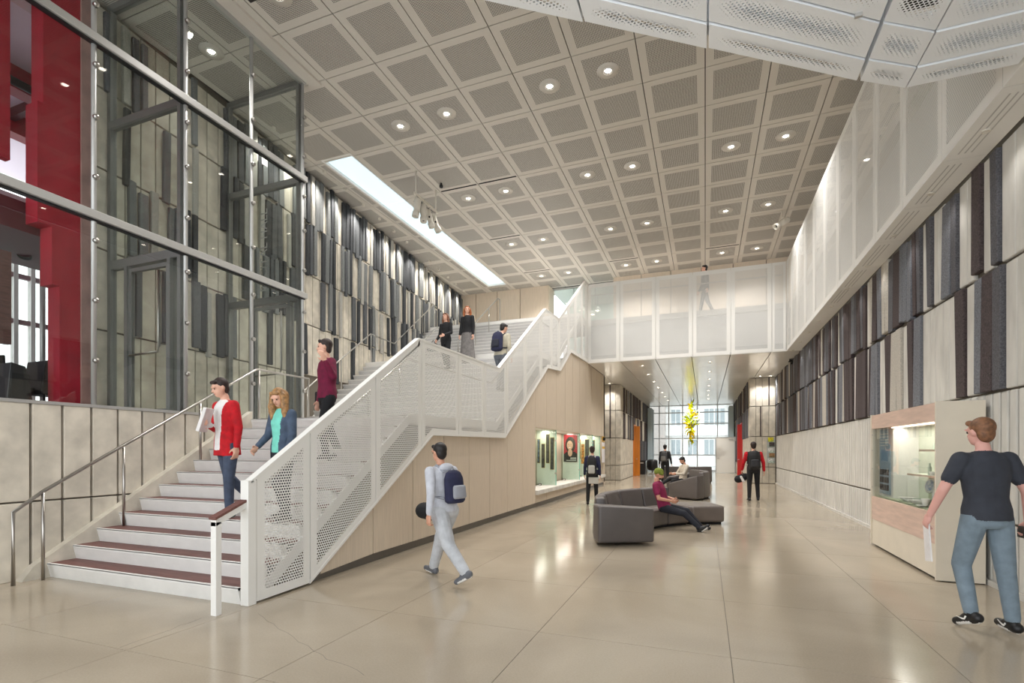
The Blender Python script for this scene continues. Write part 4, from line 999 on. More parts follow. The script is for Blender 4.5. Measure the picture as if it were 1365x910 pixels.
def plate(x, y, z, r, m, label):
    t = thing('ceramic_plate', label, 'plate', (x, y, z - r), 'ceramics in the cabinet')
    lathe('dish', m, (x, y, z), [(0, .01), (r * .6, .012), (r, -.005), (r, .002), (r * .6, .02), (0, .018)], t, 24, axis=(-1, -.25, .2)); lathe('rim', m_cer, (x - .012, y - .003, z + .002), [(r * .66, 0), (r, -.012), (r * .99, -.008), (r * .66, .004)], t, 24, axis=(-1, -.25, .2))
plate(2.93, 8.66, 1.06, .11, m_celb, 'blue patterned round plate on the green back of the cabinet'); plate(2.88, 8.22, .98, .14, m_cer, 'white plate standing upright in the cabinet')
m_amber = mat('brown_bottle_glass', (86, 54, 48), .12, var=.2, scale=8)
t = thing('tall_bottle', 'tall brown glass bottle at the right end of the cabinet', 'bottle', (2.70, 7.58, .82)); lathe('body', m_amber, (2.70, 7.58, .82), [(0, 0), (.075, 0), (.08, .02), (.075, .15), (.035, .25), (.025, .34), (.03, .36), (0, .36)], t); lathe('stopper', m_blackm, (2.70, 7.58, 1.18), [(.028, 0), (.028, .02), (0, .02)], t, 12); box('label', mat('ochre_bottle_label', (176, 130, 60), .6), 2.615, 2.625, 7.55, 7.61, .9, .97, t)
bm = bmesh.new(); a_prism(bm, [(0, 0), (.05, .01), (.075, .08), (.07, .2), (.1, .24), (.13, .22), (.14, .26), (.08, .31), (.0, .3), (-.04, .22), (-.03, .1)], 'x', -.018, .018); bev(bm, .01, 1)
o = bm_obj('carved_figure', bm, mat('carved_wood', (128, 92, 66), .6, var=.15, scale=20), loc=(2.86, 7.66, 1.25)); tag(o, 'carved brown animal figure on the middle cabinet shelf', 'figurine')
o.location.z = 1.222 + .155
o = lathe('round_pot', mat('dark_pot', (84, 70, 60), .5), (2.8, 7.98, 1.22), [(.02, 0), (.045, .02), (.05, .05), (.03, .075), (.034, .085), (0, .08)], None, 16); tag(o, 'small dark round pot on the middle cabinet shelf', 'pot')
o = lathe('glass_phial', m_celg, (2.8, 8.3, 1.22), [(.02, 0), (.02, .1), (.012, .12), (.012, .16), (0, .16)], None, 12); tag(o, 'slim pale glass phial on the middle cabinet shelf', 'phial')
o = lathe('small_cup', m_cer, (2.78, 8.16, 1.22), [(.02, 0), (.035, .05), (.03, .05), (.0, .01)], None, 14); tag(o, 'small white cup on the middle cabinet shelf', 'cup')
t = thing('small_plant', 'tiny green sprig in a pale glass on the top cabinet shelf', 'plant', (2.82, 7.62, 1.56)); lathe('glass', m_celg, (2.82, 7.62, 1.56), [(.02, 0), (.025, .06), (.02, .06), (0, .01)], t, 12)
for k in range(7): lathe('leaf', mat('sprig_green', (40, 92, 52), .6), (2.82, 7.62, 1.61), [(0, 0), (.016, .03), (.012, .06), (0, .075)], t, 6, axis=(math.cos(k * .9), math.sin(k * .9), .8))
o = lathe('glass_vial', m_celg, (2.82, 8.2, 1.56), [(.018, 0), (.022, .05), (.01, .07), (.01, .1), (0, .1)], None, 12); tag(o, 'pale blue glass vial on the top cabinet shelf', 'vial')

# brochure rack on the right pier
rk = thing('brochure_rack', 'narrow wall rack of brochures on the right concrete pier', 'brochure rack', (2.9, 26.2, 1.4))
box('back_plate', m_alu, 2.68, 3.02, 26.2, 26.25, .95, 2.15, rk)
for k, (z, c) in enumerate(((1.95, (230, 196, 30)), (1.72, (70, 60, 60)), (1.45, (224, 222, 216)), (1.22, (150, 110, 70)), (.98, (226, 226, 222)))):
    b_ = box('brochure', mat('brochure_%d' % k, c, .5, var=.25, scale=25), 2.72 + .05 * (k % 2), 2.95 + .05 * (k % 2), 26.16, 26.2, z, z + .2, rk)
    box('pocket', m_glassg, 2.70, 3.01, 26.14, 26.15, z - .03, z + .08, rk)
bn = thing('waste_bin', 'black waste bin by the left corridor wall', 'bin', (-3.75, 33.6, 0)); box('body', m_black, -4.0, -3.6, 33.4, 33.85, 0, .85, bn, .02); box('lid', m_blackm, -4.02, -3.58, 33.38, 33.87, .85, .9, bn, .01); box('slot', m_alu, -3.9, -3.7, 33.37, 33.38, .7, .78, bn)
lc = thing('lounge_chair', 'glossy black shell chair with pale arms by the left corridor wall', 'chair', (-3.2, 34.4, 0))
lathe('shell', m_black, (-3.25, 34.4, .5), [(0, -.28), (.25, -.25), (.36, -.05), (.36, .3), (.3, .42), (.27, .4), (.3, .2), (.2, .0), (0, -.02)], lc, 18, axis=(0, .15, 1)); lathe('base', m_steel, (-3.25, 34.4, 0), [(.25, 0), (.25, .02), (.03, .05), (.03, .24), (0, .24)], lc)
for s in (-1, 1): tube('arm', mat('pale_arm', (186, 196, 200), .3), [(-3.25 + s * .36, 34.15, .0), (-3.25 + s * .38, 34.2, .8), (-3.25 + s * .36, 34.6, .85)], .03, lc)

# hanging rack of four stage lights
rkx = -7.28
rg_ = thing('light_rack', 'cream hanging bar rack that carries four stage lights', 'lighting rack', (rkx, 12.3, ZC))
bz = ZC - .62
tube('hanger', m_lampw, [(rkx, 11.82, bz), (rkx, 11.82, ZC)], .022, rg_); tube('hanger', m_lampw, [(rkx, 12.9, bz), (rkx, 12.9, ZC)], .022, rg_)
box('bar', m_lampw, rkx - .03, rkx + .03, 11.74, 13.0, bz - .03, bz + .03, rg_, .006); tube('safety_cable', m_black, [(rkx, 11.9, bz - .05), (rkx, 12.3, bz - .12), (rkx, 12.9, bz - .05)], .008, rg_, 5)
for k, (y, d) in enumerate(((11.86, (-.12, -.1, -1)), (12.2, (.1, -.1, -1)), (12.55, (.25, .12, -1)), (12.88, (.35, .2, -1)))):
    profile_spot('stage_light', (rkx, y, bz - .36), d, 'cream stage light on the hanging rack, %s from the left' % ORD[k], False, .5, .095, m_lampw, 'rack stage lights', hang=.33)
t = profile_spot('stage_light', (2.25, 17.9, ZC - .38), (-.75, -.35, -.5), 'cream stage light clamped at the ceiling near the balcony', False, .5, .1, m_lampw, hang=.38)
t = profile_spot('stage_light', (2.98, 21.2, ZS - .12), (.2, -.6, -.7), 'tiny black spotlight under the soffit by the right felt wall', False, .2, .05, m_black, hang=.12)
# small ceiling devices
o = lathe('ceiling_camera', m_black, (-6.95, 12.62, ZC - .14), [(0, 0), (.05, .02), (.055, .07), (.03, .1), (.03, .14), (0, .14)], None, 12); tag(o, 'small dark dome camera beside the hanging light rack', 'camera')

# ------------------------------------------------------------------ curved sofas
m_sofa = mat('taupe_grey_vinyl', (104, 95, 90), .38, var=.06, scale=2.5, bump=.03); m_sofad = mat('dark_taupe_vinyl', (88, 82, 80), .4, var=.06, scale=2.5)
m_pip = mat('grey_piping', (140, 130, 122), .5)
def arc_pt(c, r, a): return (c[0] + r * math.cos(math.radians(a)), c[1] + r * math.sin(math.radians(a)))
def wedge(name, m, c, r0, r1, a0, a1, z0, z1, parent, lean=0.0, zi=None, bevel=.04, n=3, z1b=None):
    """arc-sector block; lean moves the top inner edge outwards; z1 top at inner radius / z1b at outer; zi unused"""
    bm = bmesh.new(); cols = []
    z1b = z1 if z1b is None else z1b
    for k in range(n + 1):
        a = a0 + (a1 - a0) * k / n
        q = [arc_pt(c, r0, a) + (z0,), arc_pt(c, r1, a) + (z0,), arc_pt(c, r1 - abs(lean) * .25, a) + (z1b,), arc_pt(c, r0 + lean, a) + (z1,)]
        cols.append([bm.verts.new(p) for p in q])
    for k in range(n):
        for j in range(4): bm.faces.new((cols[k][j], cols[k][(j + 1) % 4], cols[k + 1][(j + 1) % 4], cols[k + 1][j]))
    bm.faces.new(cols[0][::-1]); bm.faces.new(cols[-1]); bmesh.ops.recalc_face_normals(bm, faces=list(bm.faces))
    es = [e for e in bm.edges if len(e.link_faces) == 2 and e.calc_face_angle() > .5]
    bmesh.ops.bevel(bm, geom=es, offset=bevel, segments=3, affect='EDGES', profile=.6)
    o = bm_obj(name, bm, m, parent, smooth=False)
    for p in o.data.polygons: p.use_smooth = True
    try:
        o.data.set_sharp_from_angle(angle=math.radians(40))
    except Exception: pass
    return o
def sofa(label, c, r_in, r_out, seats, arm0=None, arm1=None, pouf=None, sgn=1, hb=.74, group='curved lounge sofas'):
    a_mid = (seats[0] + seats[-1]) / 2
    p = arc_pt(c, (r_in + r_out) / 2, a_mid)
    t = thing('curved_sofa', label, 'sofa', (p[0], p[1], 0), group)
    for a, b in zip(seats, seats[1:]):
        g = .25 * (1 if b > a else -1)
        wedge('seat', m_sofa, c, r_in, r_out - .2, a + g, b - g, .05, .37, t, bevel=.045)
        wedge('backrest', m_sofad, c, r_out - .34, r_out, a + g, b - g, .06, hb, t, lean=.14, bevel=.05)
    lo, hi = min(seats), max(seats)
    wedge('plinth', m_blackm, c, r_in + .07, r_out - .07, lo + 1, hi - 1, 0, .06, t, bevel=.005, n=6)
    if arm0: wedge('armrest', m_sofad, c, r_in - .04, r_out + .02, arm0[0], arm0[1], .05, arm0[2], t, bevel=.05, z1b=arm0[3])
    if arm1: wedge('armrest', m_sofad, c, r_in - .04, r_out + .02, arm1[0], arm1[1], .05, arm1[2], t, bevel=.05, z1b=arm1[3])
    if pouf:
        wedge('backless_seat', m_sofa, c, r_in - .05, r_out + .1, pouf[0], pouf[1], .05, .39, t, bevel=.06, n=4); wedge('plinth', m_blackm, c, r_in + .05, r_out, min(pouf) + 1, max(pouf) - 1, 0, .06, t, bevel=.005)
    return t
sofa('grey vinyl curved sofa in front, where the man in the green cap sits', (1.05, 9.5), 2.1, 2.98, [199, 181, 163, 146, 130], arm0=(200, 208, .60, .66), pouf=(129, 109))
sofa('grey vinyl curved sofa behind, turned the other way, under the man in a pale hoodie', (-2.45, 17.9), 1.65, 2.62, [-22, -2, 18, 38], arm0=(-33, -23, .5, .78), arm1=(39, 45, .6, .74), hb=.86)
sofa('grey vinyl curved sofa farthest away, beside the standing man', (-.9, 27.4), 1.2, 2.1, [240, 262, 284, 306], hb=.78)

# ------------------------------------------------------------------ people
import numpy as np
def prim_caps(V, F, a, b, ra, rb, n=12, m=4):
    a, b = Vector(a), Vector(b); d = b - a
    L = d.length; d = d / L if L > 1e-6 else Vector((0, 0, 1))
    up = Vector((0, 0, 1)) if abs(d.z) < .9 else Vector((0, 1, 0)); x = d.cross(up).normalized(); y = x.cross(d)
    rings = []
    for k in range(m + 1): th = -math.pi / 2 + (math.pi / 2) * k / m; rings.append((a + d * ra * math.sin(th), ra * math.cos(th)))
    for k in range(m + 1): th = (math.pi / 2) * k / m; rings.append((b + d * rb * math.sin(th), rb * math.cos(th)))
    loft_rings(V, F, [(c, x * max(r, 1e-4), y * max(r, 1e-4)) for c, r in rings], n)
def loft_rings(V, F, rings, n=14):
    base = len(V)
    for c, ux, uy in rings:
        for k in range(n): V.append(tuple(c + ux * math.cos(2 * math.pi * k / n) + uy * math.sin(2 * math.pi * k / n)))
    R = len(rings)
    for i in range(R - 1):
        for k in range(n): F.append((base + i * n + k, base + i * n + (k + 1) % n, base + (i + 1) * n + (k + 1) % n, base + (i + 1) * n + k))
    F.append(tuple(base + k for k in range(n))[::-1]); F.append(tuple(base + (R - 1) * n + k for k in range(n)))
def prim_ell(V, F, c, ax, n=16, m=10):
    c = Vector(c); rings = []
    for k in range(m + 1):
        th = -math.pi / 2 + math.pi * k / m
        rings.append((c + ax[2] * math.sin(th), ax[0] * max(math.cos(th), 1e-3), ax[1] * max(math.cos(th), 1e-3)))
    loft_rings(V, F, rings, n)
class Fig:
    """bag of closed primitives; dist() gives, per label, how far each point lies from that label's primitives"""
    def __init__(s): s.V, s.F, s.P, s.rules = [], [], [], []
    def caps(s, lab, a, b, ra, rb): prim_caps(s.V, s.F, a, b, ra, rb); s.P.append((lab, 'c', Vector(a), Vector(b), ra, rb))
    def ell(s, lab, c, ax): prim_ell(s.V, s.F, c, ax); s.P.append((lab, 'e', Vector(c), ax))
    def loft(s, lab, rings, n=18): loft_rings(s.V, s.F, rings, n); s.P.append((lab, 'l', rings))
    def labels(s, pts):
        best = np.full(len(pts), 1e9); idx = np.zeros(len(pts), int); keys = []
        for pr in s.P:
            if pr[0] not in keys: keys.append(pr[0])
            k = keys.index(pr[0])
            if pr[1] == 'c':
                a, b = np.array(pr[2]), np.array(pr[3]); d = b - a; L2 = max(d @ d, 1e-9)
                t = np.clip((pts - a) @ d / L2, 0, 1); D = np.linalg.norm(pts - (a + t[:, None] * d), axis=1) - (pr[4] + t * (pr[5] - pr[4]))
            elif pr[1] == 'e':
                q = pts - np.array(pr[2]); k0 = np.zeros(len(pts)); rm = 1e9
                for v in pr[3]: l = v.length; rm = min(rm, l); k0 += ((q @ np.array(v)) / (l * l)) ** 2
                D = (np.sqrt(k0) - 1) * rm
            else:
                D = np.full(len(pts), 1e9); R = pr[2]
                for (c0, x0, y0), (c1, x1, y1) in zip(R, R[1:]):
                    a, b = np.array(c0), np.array(c1); d = b - a; L2 = max(d @ d, 1e-9); tr_ = (pts - a) @ d / L2; t = np.clip(tr_, 0, 1)
                    q = pts - (a + t[:, None] * d); rx = x0.length + t * (x1.length - x0.length); ry = y0.length + t * (y1.length - y0.length)
                    ex, ey_ = np.array(x0.normalized()), np.array(y0.normalized())
                    kk = np.sqrt((q @ ex / rx) ** 2 + (q @ ey_ / ry) ** 2); di = (kk - 1) * np.minimum(rx, ry); ov = np.abs(tr_ - t) * math.sqrt(L2)
                    D = np.minimum(D, np.where(ov > 1e-6, np.hypot(np.maximum(di, 0), ov), di))
            m = D < best; best[m] = D[m]; idx[m] = k
        for src, dst, fn in s.rules:
            if src not in keys: continue
            if dst not in keys: keys.append(dst)
            idx[(idx == keys.index(src)) & fn(pts)] = keys.index(dst)
        return keys, idx
def remesh(name, fig, mats, voxel, smooth=4):
    me = bpy.data.meshes.new(name); me.from_pydata(fig.V, [], fig.F); bm = bmesh.new(); bm.from_mesh(me); bmesh.ops.recalc_face_normals(bm, faces=list(bm.faces)); bm.to_mesh(me); bm.free()
    tmp = bpy.data.objects.new(name, me); COL.objects.link(tmp)
    r = tmp.modifiers.new('r', 'REMESH'); r.mode = 'VOXEL'; r.voxel_size = voxel
    sm = tmp.modifiers.new('s', 'SMOOTH'); sm.iterations = smooth; sm.factor = .5
    vl = bpy.context.view_layer
    dg = bpy.context.evaluated_depsgraph_get(); out = bpy.data.meshes.new_from_object(tmp.evaluated_get(dg))
    bpy.data.objects.remove(tmp)
    n = len(out.polygons); ctr = np.empty(n * 3); out.polygons.foreach_get('center', ctr); keys, idx = fig.labels(ctr.reshape(-1, 3))
    out.materials.clear()
    for k in keys: out.materials.append(mats[k])
    out.polygons.foreach_set('material_index', idx.astype(np.int32)); out.polygons.foreach_set('use_smooth', np.ones(n, bool))
    out.name = name
    return out
def person(label, loc, heading, out, legs=((0, 0), (0, 0)), arms=((0, 8, 10, 0), (0, 8, 10, 0)), lean=0, head=(0, 0), height=1.75, hair=None, hairlen=0.0, cap=None, female=False, voxel=.0125, skirt=None, groundfix=True, seat=None, beard=None, ponytail=False, bun=False, build=1.0, feetpitch=(0, 0), curl=(35, 35), abd=(3, 3), collar=None, shirt_front=None, hood=None, hem=-.045, hairvol=1.0):
    """figure faces local +Y; out: dict of materials top/bottom/shoe/skin/sleeve; legs: (hip flex, knee flex) left,right; arms: (flex, abduct, elbow, inward)"""
    S = height / 1.75; f = Fig(); rad = math.radians
    le = rad(lean); T = Vector((0, math.sin(le), math.cos(le))); P = Vector((0, math.cos(le), -math.sin(le))); X = Vector((1, 0, 0))
    W = (.93 if female else 1.0) * build
    def at(s_, side=0, fw=0): return T * s_ + X * side + P * fw
    hipw = .092
    # torso
    f.loft('bottom', [(at(-.12), X * .10, P * .09), (at(-.09), X * .155 * build, P * .115), (at(-.02), X * .168 * build, P * .122), (at(.03), X * .15 * build, P * .11)])
    f.loft('top', [(at(hem), X * (.178 + (.012 if hem < -.1 else 0)) * build, P * (.132 + (.014 if hem < -.1 else 0))), (at(.04), X * .176 * max(W, build), P * .13), (at(.14), X * .152 * W, P * .118), (at(.26), X * .168 * W, P * .124), (at(.36), X * .185 * W, P * .128), (at(.44), X * .178 * W, P * .112), (at(.49), X * .135 * W, P * .088), (at(.525), X * .08 * W, P * .066)])
    if female: f.ell('top', at(.33, 0, .06), [X * .13, P * .075, T * .08])
    if shirt_front:
        Tn, Pn = np.array(T), np.array(P)
        f.rules.append(('top', 'shirt', lambda q: (np.abs(q[:, 0]) < .06 + .05 * np.clip((q @ Tn - .1) / .4, 0, 1)) & (q @ Pn > .02) & (q @ Tn > -.1) & (q @ Tn < .56)))
    f.caps('top', at(.455, -.155 * W), at(.455, .155 * W), .062, .062)
    hp, hy = rad(head[0]), rad(head[1])
    HF = Vector((-math.sin(hy) * math.cos(hp), math.cos(hy) * math.cos(hp), -math.sin(hp))); HR = Vector((math.cos(hy), math.sin(hy), 0)); HU = HR.cross(HF)
    neck = at(.50); nk2 = at(.575, 0, .012)
    f.caps('skin', neck, nk2, .056, .05)
    HC = nk2 + HU * .11 + HF * .018
    f.ell('skin', HC + HU * .025 - HF * .012, [HR * .074, HF * .094, HU * .092])
    f.ell('skin', HC - HU * .035 + HF * .022, [HR * .058, HF * .066, HU * .078])
    f.ell('skin', HC - HU * .078 + HF * .058, [HR * .026, HF * .024, HU * .024])
    f.caps('skin', HC + HU * .012 + HF * .082, HC - HU * .022 + HF * .10, .009, .014)
    f.ell('lips', HC - HU * .052 + HF * .082, [HR * .024, HF * .008, HU * .008])
    f.caps('skin', HC + HU * .03 + HF * .076 - HR * .05, HC + HU * .03 + HF * .076 + HR * .05, .011, .011)
    for s_ in (-1, 1): f.ell('skin', HC + HR * .075 * s_ - HF * .012, [HR * .012, HF * .018, HU * .032])
    if beard:
        f.ell('beard', HC - HU * .07 + HF * .04, [HR * .054, HF * .046, HU * .036])
    # legs
    sc_r = out.get('leg_r', 1.0)
    feet = []
    for i, s_ in enumerate((-1, 1)):
        hf, kf = legs[i]; ab = rad(abd[i])
        hj = at(-.04, hipw * s_)
        td = Vector((s_ * math.sin(ab), math.sin(rad(hf)) * math.cos(ab), -math.cos(rad(hf)) * math.cos(ab))).normalized()
        kn = hj + td * .42
        a2 = rad(hf - kf); sd = Vector((s_ * math.sin(ab) * .5, math.sin(a2), -math.cos(a2))).normalized()
        an = kn + sd * .40
        f.caps('bottom', hj, kn, .094 * sc_r, .068 * sc_r); f.caps(out.get('shin', 'bottom'), kn, an - sd * .02, .066 * sc_r, .052 * sc_r)
        fp = rad(feetpitch[i]); fd = Vector((s_ * .12, math.cos(fp), math.sin(fp))).normalized(); fu = Vector((0, -math.sin(fp), math.cos(fp)))
        heel = an - fd * .045 - fu * .045; toe = an + fd * .165 - fu * .06
        f.caps('shoe', heel, toe, .045, .034); f.caps('shoe', an - fu * .02, an + fd * .07 - fu * .045, .045, .042)
        f.caps('sole', heel - fu * .03 - fd * .01, toe - fu * .018 + fd * .01, .018, .018); f.caps('sole', heel - fu * .03 + fd * .05 + X * .02, toe - fu * .018 + X * .018 - fd * .04, .018, .016); f.caps('sole', heel - fu * .03 + fd * .05 - X * .02, toe - fu * .018 - X * .018 - fd * .04, .018, .016)
        feet.append((heel, toe, fd, fu))
    if skirt:
        f.loft('skirt', [(at(.05), X * .165, P * .12), (at(-.1), X * .19, P * .15), (at(-.4), X * .21, P * .18), (at(-.82), X * .25, P * .22)])
    # arms
    hands = []
    for i, s_ in enumerate((-1, 1)):
        fl, abd_, el, inw = arms[i]
        sj = at(.455, .178 * s_ * W)
        A = rad(fl); B = rad(abd_)
        ud = Vector((s_ * math.sin(B), math.sin(A) * math.cos(B), -math.cos(A) * math.cos(B))).normalized()
        ej = sj + ud * .285
        A2 = rad(fl + el); I = rad(inw)
        fdv = Vector((s_ * math.sin(B) * .4 * math.cos(I) - s_ * math.sin(I), math.sin(A2) * math.cos(I), -math.cos(A2) * math.cos(I))).normalized()
        wj = ej + fdv * .245
        if out.get('short'):
            mid = sj + ud * .17
            f.caps('top', sj, mid, .07, .062); f.caps('skin', mid, ej, .045, .041); f.caps('skin', ej, wj, .041, .028)
        else:
            f.caps(out.get('sleeve', 'top'), sj, ej, .066, .053); f.caps(out.get('sleeve', 'top'), ej, wj - fdv * .02, .052, .04); f.caps('skin', wj - fdv * .03, wj, .028, .027)
        # hand
        nrm = Vector((-s_, 0, 0)); nrm = (nrm - fdv * nrm.dot(fdv))
        if nrm.length < .2: nrm = Vector((0, 0, -1)) - fdv * fdv.dot(Vector((0, 0, -1)))
        nrm.normalize(); sp = fdv.cross(nrm).normalized()
        if sp.y < 0 or (abs(sp.y) < .3 and sp.z < 0): sp = -sp
        pc = wj + fdv * .055
        f.ell('skin', pc, [sp * .043, nrm * .017, fdv * .055])
        for q in range(4):
            off = (q - 1.5) * .0215; ln = (.034, .040, .037, .030)[3 - q]
            b0 = wj + fdv * .098 + sp * off; ang_ = 0; dcur = fdv
            for seg in range(3):
                ang_ += rad(curl[i]) * (.7 if seg == 0 else 1.0)
                dcur = fdv * math.cos(ang_) + nrm * math.sin(ang_)
                b1 = b0 + dcur * ln * (1, .8, .6)[seg]
                f.caps('skin', b0, b1, .0095 - .001 * seg, .0088 - .001 * seg); b0 = b1
        t0 = wj + fdv * .025 + sp * .03; t1 = t0 + (fdv * .6 + sp * .6 + nrm * .35).normalized() * .042; t2 = t1 + (fdv * .85 + sp * .15 + nrm * .4).normalized() * .034
        f.caps('skin', t0, t1, .013, .011); f.caps('skin', t1, t2, .011, .009)
        hands.append((wj, fdv, nrm, wj + fdv * .10 + nrm * .03))
    if collar: f.caps('collar', at(.51, -.0), at(.535), .075, .07)
    if hood: f.ell('top', at(.49, 0, -.09), [X * .11, P * .06, T * .06])
    mats = dict(out['m'])
    mats.setdefault('lips', mat('lips_rose', (176, 106, 96), .5)); mats.setdefault('sole', mat('shoe_sole_white', (226, 224, 220), .6)); mats.setdefault('beard', m_hairdk); mats.setdefault('collar', mats['top']); mats.setdefault('skirt', mats['bottom']); mats.setdefault('shirt', m_wprint); mats.setdefault('shoe', m_black); mats.setdefault('skin', m_skin)
    me = remesh('person_body', f, mats, voxel)
    zmin = min(v[2] for v in f.V)
    dz = -zmin if seat is None else seat / S
    o = link_mesh('person', me, None, None); tag(o, label, 'person', None)
    o.scale = (S, S, S); o.rotation_euler = (0, 0, rad(heading)); o.location = (loc[0], loc[1], loc[2] + dz * S)
    M = Matrix.Translation(o.location) @ Matrix.Rotation(rad(heading), 4, 'Z') @ Matrix.Diagonal((S, S, S, 1))
    def sub(name, fg, mt, vx=.009, sm=3):
        m_ = remesh(name, fg, mt, vx, sm); c = bpy.data.objects.new(name, m_); COL.objects.link(c); c.parent = o; return c
    if hair and not cap:
        h = Fig()
        h.ell('h', HC + HU * .045 - HF * .03, [HR * .085, HF * .092, HU * .088]); h.ell('h', HC - HU * .005 - HF * .055, [HR * .074, HF * .05, HU * .085])
        h.caps('h', HC + HU * .085 + HF * .05 - HR * .04, HC + HU * .085 + HF * .05 + HR * .04, .026, .026)
        if hairlen:
            for s_ in (-1, 1):
                prev = HC + HR * .075 * s_ + HU * .03 - HF * .005
                n_ = 4
                for q in range(n_):
                    nx = prev - Vector((0, 0, 1)) * hairlen / n_ + HR * s_ * (.012 if q < 2 else -.004) + HF * (.008 if q % 2 else -.014)
                    h.caps('h', prev, nx, .034 * hairvol, (.036 if q < n_ - 1 else .022) * hairvol); prev = nx
            prev = HC - HF * .08
            h.caps('h', prev, prev - Vector((0, 0, 1)) * hairlen - HF * .03, .065 * hairvol, .045 * hairvol)
        if ponytail: h.caps('h', HC + HU * .03 - HF * .11, HC - HU * .13 - HF * .13, .028, .02)
        if bun: h.ell('h', HC + HU * .085 - HF * .085, [HR * .045, HF * .045, HU * .045])
        sub('hair', h, {'h': hair}, .008)
    if cap:
        h = Fig(); h.ell('c', HC + HU * .048 - HF * .018, [HR * .088, HF * .106, HU * .090]); h.caps('c', HC + HU * .03 + HF * .055 - HR * .045, HC + HU * .03 + HF * .055 + HR * .045, .03, .03); h.caps('c', HC + HU * .02 - HF * .075 - HR * .035, HC + HU * .02 - HF * .075 + HR * .035, .034, .034)
        sub('knit_cap', h, {'c': cap}, .007)
    e = bmesh.new()
    for s_ in (-1, 1):
        a_lathe(e, HC + HU * .008 + HF * .074 + HR * .030 * s_ , [(0, -.004), (.009, .0), (.010, .005), (0, .009)], 10, axis=HF)
    me_e = bpy.data.meshes.new('eyes'); e.to_mesh(me_e); e.free(); me_e.materials.append(mat('eye_dark', (40, 32, 30), .25)); oe = bpy.data.objects.new('eyes', me_e); COL.objects.link(oe); oe.parent = o
    return o, M, dict(at=at, X=X, P=P, T=T, HC=HC, HF=HF, HU=HU, HR=HR, hands=hands, S=S, feet=feet)
def backpack(label, M, info, m, m2, w=.15, h=.23, d=.085, s0=.27, cat='backpack', fw=-.20):
    at, X, P, T = info['at'], info['X'], info['P'], info['T']; c = at(s0, 0, fw)
    t = thing('backpack', label, cat, M @ c)
    f = Fig()
    f.loft('b', [(c - T * h, X * w * .75, P * d * .75), (c - T * h * .85, X * w, P * d), (c + T * h * .5, X * w * .95, P * d * .92), (c + T * h * .85, X * w * .75, P * d * .7), (c + T * h, X * w * .4, P * d * .4)])
    def put(name, fg, mm, vx=.01):
        me = remesh(name, fg, mm, vx, 3); o = bpy.data.objects.new(name, me); COL.objects.link(o); o.matrix_basis = M; adopt(o, t)
    put('pack_body', f, {'b': m})
    f = Fig(); c2 = c - T * h * .35 - P * d * .95
    f.loft('p', [(c2 - T * h * .4, X * w * .6, P * .03), (c2 - T * h * .3, X * w * .72, P * .045), (c2 + T * h * .35, X * w * .68, P * .04), (c2 + T * h * .42, X * w * .55, P * .02)]); put('pocket', f, {'p': m2})
    f = Fig(); f.caps('h', c + T * h * 1.0 - X * .03, c + T * h * 1.1, .009, .009); f.caps('h', c + T * h * 1.1, c + T * h * 1.0 + X * .03, .009, .009); put('grab_loop', f, {'h': m2}, .006)
    for s_ in (-1, 1):
        f = Fig(); pts = [at(.44, .085 * s_, -.12), at(.525, .095 * s_, -.02), at(.46, .10 * s_, .115), at(.30, .135 * s_, .12), at(.16, .165 * s_, .03), at(.12, .12 * s_, -.13)]
        for a_, b_ in zip(pts, pts[1:]): f.caps('s', a_, b_, .018, .018)
        put('strap', f, {'s': m2})
    return t

def cl(name, rgb, **k): return mat(name, rgb, k.pop('rough', .85), var=k.pop('var', .1), scale=k.pop('scale', 14), **k)
jeans = cl('blue_denim', (66, 76, 96)); jeansl = cl('faded_denim', (122, 138, 150), var=.06); blackc = cl('black_cloth', (24, 24, 27)); darkj = cl('dark_indigo_denim', (32, 34, 44)); navy = cl('navy_cloth', (36, 38, 66)); maroon = cl('maroon_knit', (108, 14, 52)); redc = cl('red_cardigan', (186, 14, 28)); white = cl('white_cotton', (230, 226, 224), var=.03); teal = cl('aqua_cotton', (120, 208, 190), var=.04); grey = cl('grey_hoodie', (196, 198, 206), var=.05); greyp = cl('light_grey_sweatpants', (188, 190, 194), var=.05); charc = cl('charcoal_tee', (54, 57, 66), var=.06); greys = cl('grey_wool_skirt', (112, 108, 106)); beige = cl('beige_jacket', (188, 180, 160), var=.05); denimj = cl('denim_jacket', (70, 84, 104)); plum = cl('plum_tee', (132, 30, 72), var=.06); oat = cl('oatmeal_hoodie', (196, 186, 170), var=.05)
h_dark = mat('dark_brown_hair', (44, 30, 26), .6, var=.25, scale=30); h_blonde = mat('wavy_dark_blonde_hair', (150, 112, 70), .55, var=.25, scale=30); h_gin = mat('ginger_brown_hair', (122, 84, 58), .6, var=.2, scale=30); h_red = mat('auburn_hair', (158, 88, 44), .55, var=.25, scale=30); h_blk = mat('black_hair', (26, 21, 20), .55, var=.2, scale=30)
skin2 = mat('skin_warm', (206, 152, 126), .5)
def outfit(top, bottom, shoe=m_black, skin=m_skin, short=False, sleeve=None, leg_r=1.0, **extra):
    d = dict(m={'top': top, 'bottom': bottom, 'shoe': shoe, 'skin': skin}, short=short, leg_r=leg_r)
    if sleeve: d['sleeve'] = 'sl'; d['m']['sl'] = sleeve
    d['m'].update(extra); return d
def hold(M, info, i): return M @ info['hands'][i][3]

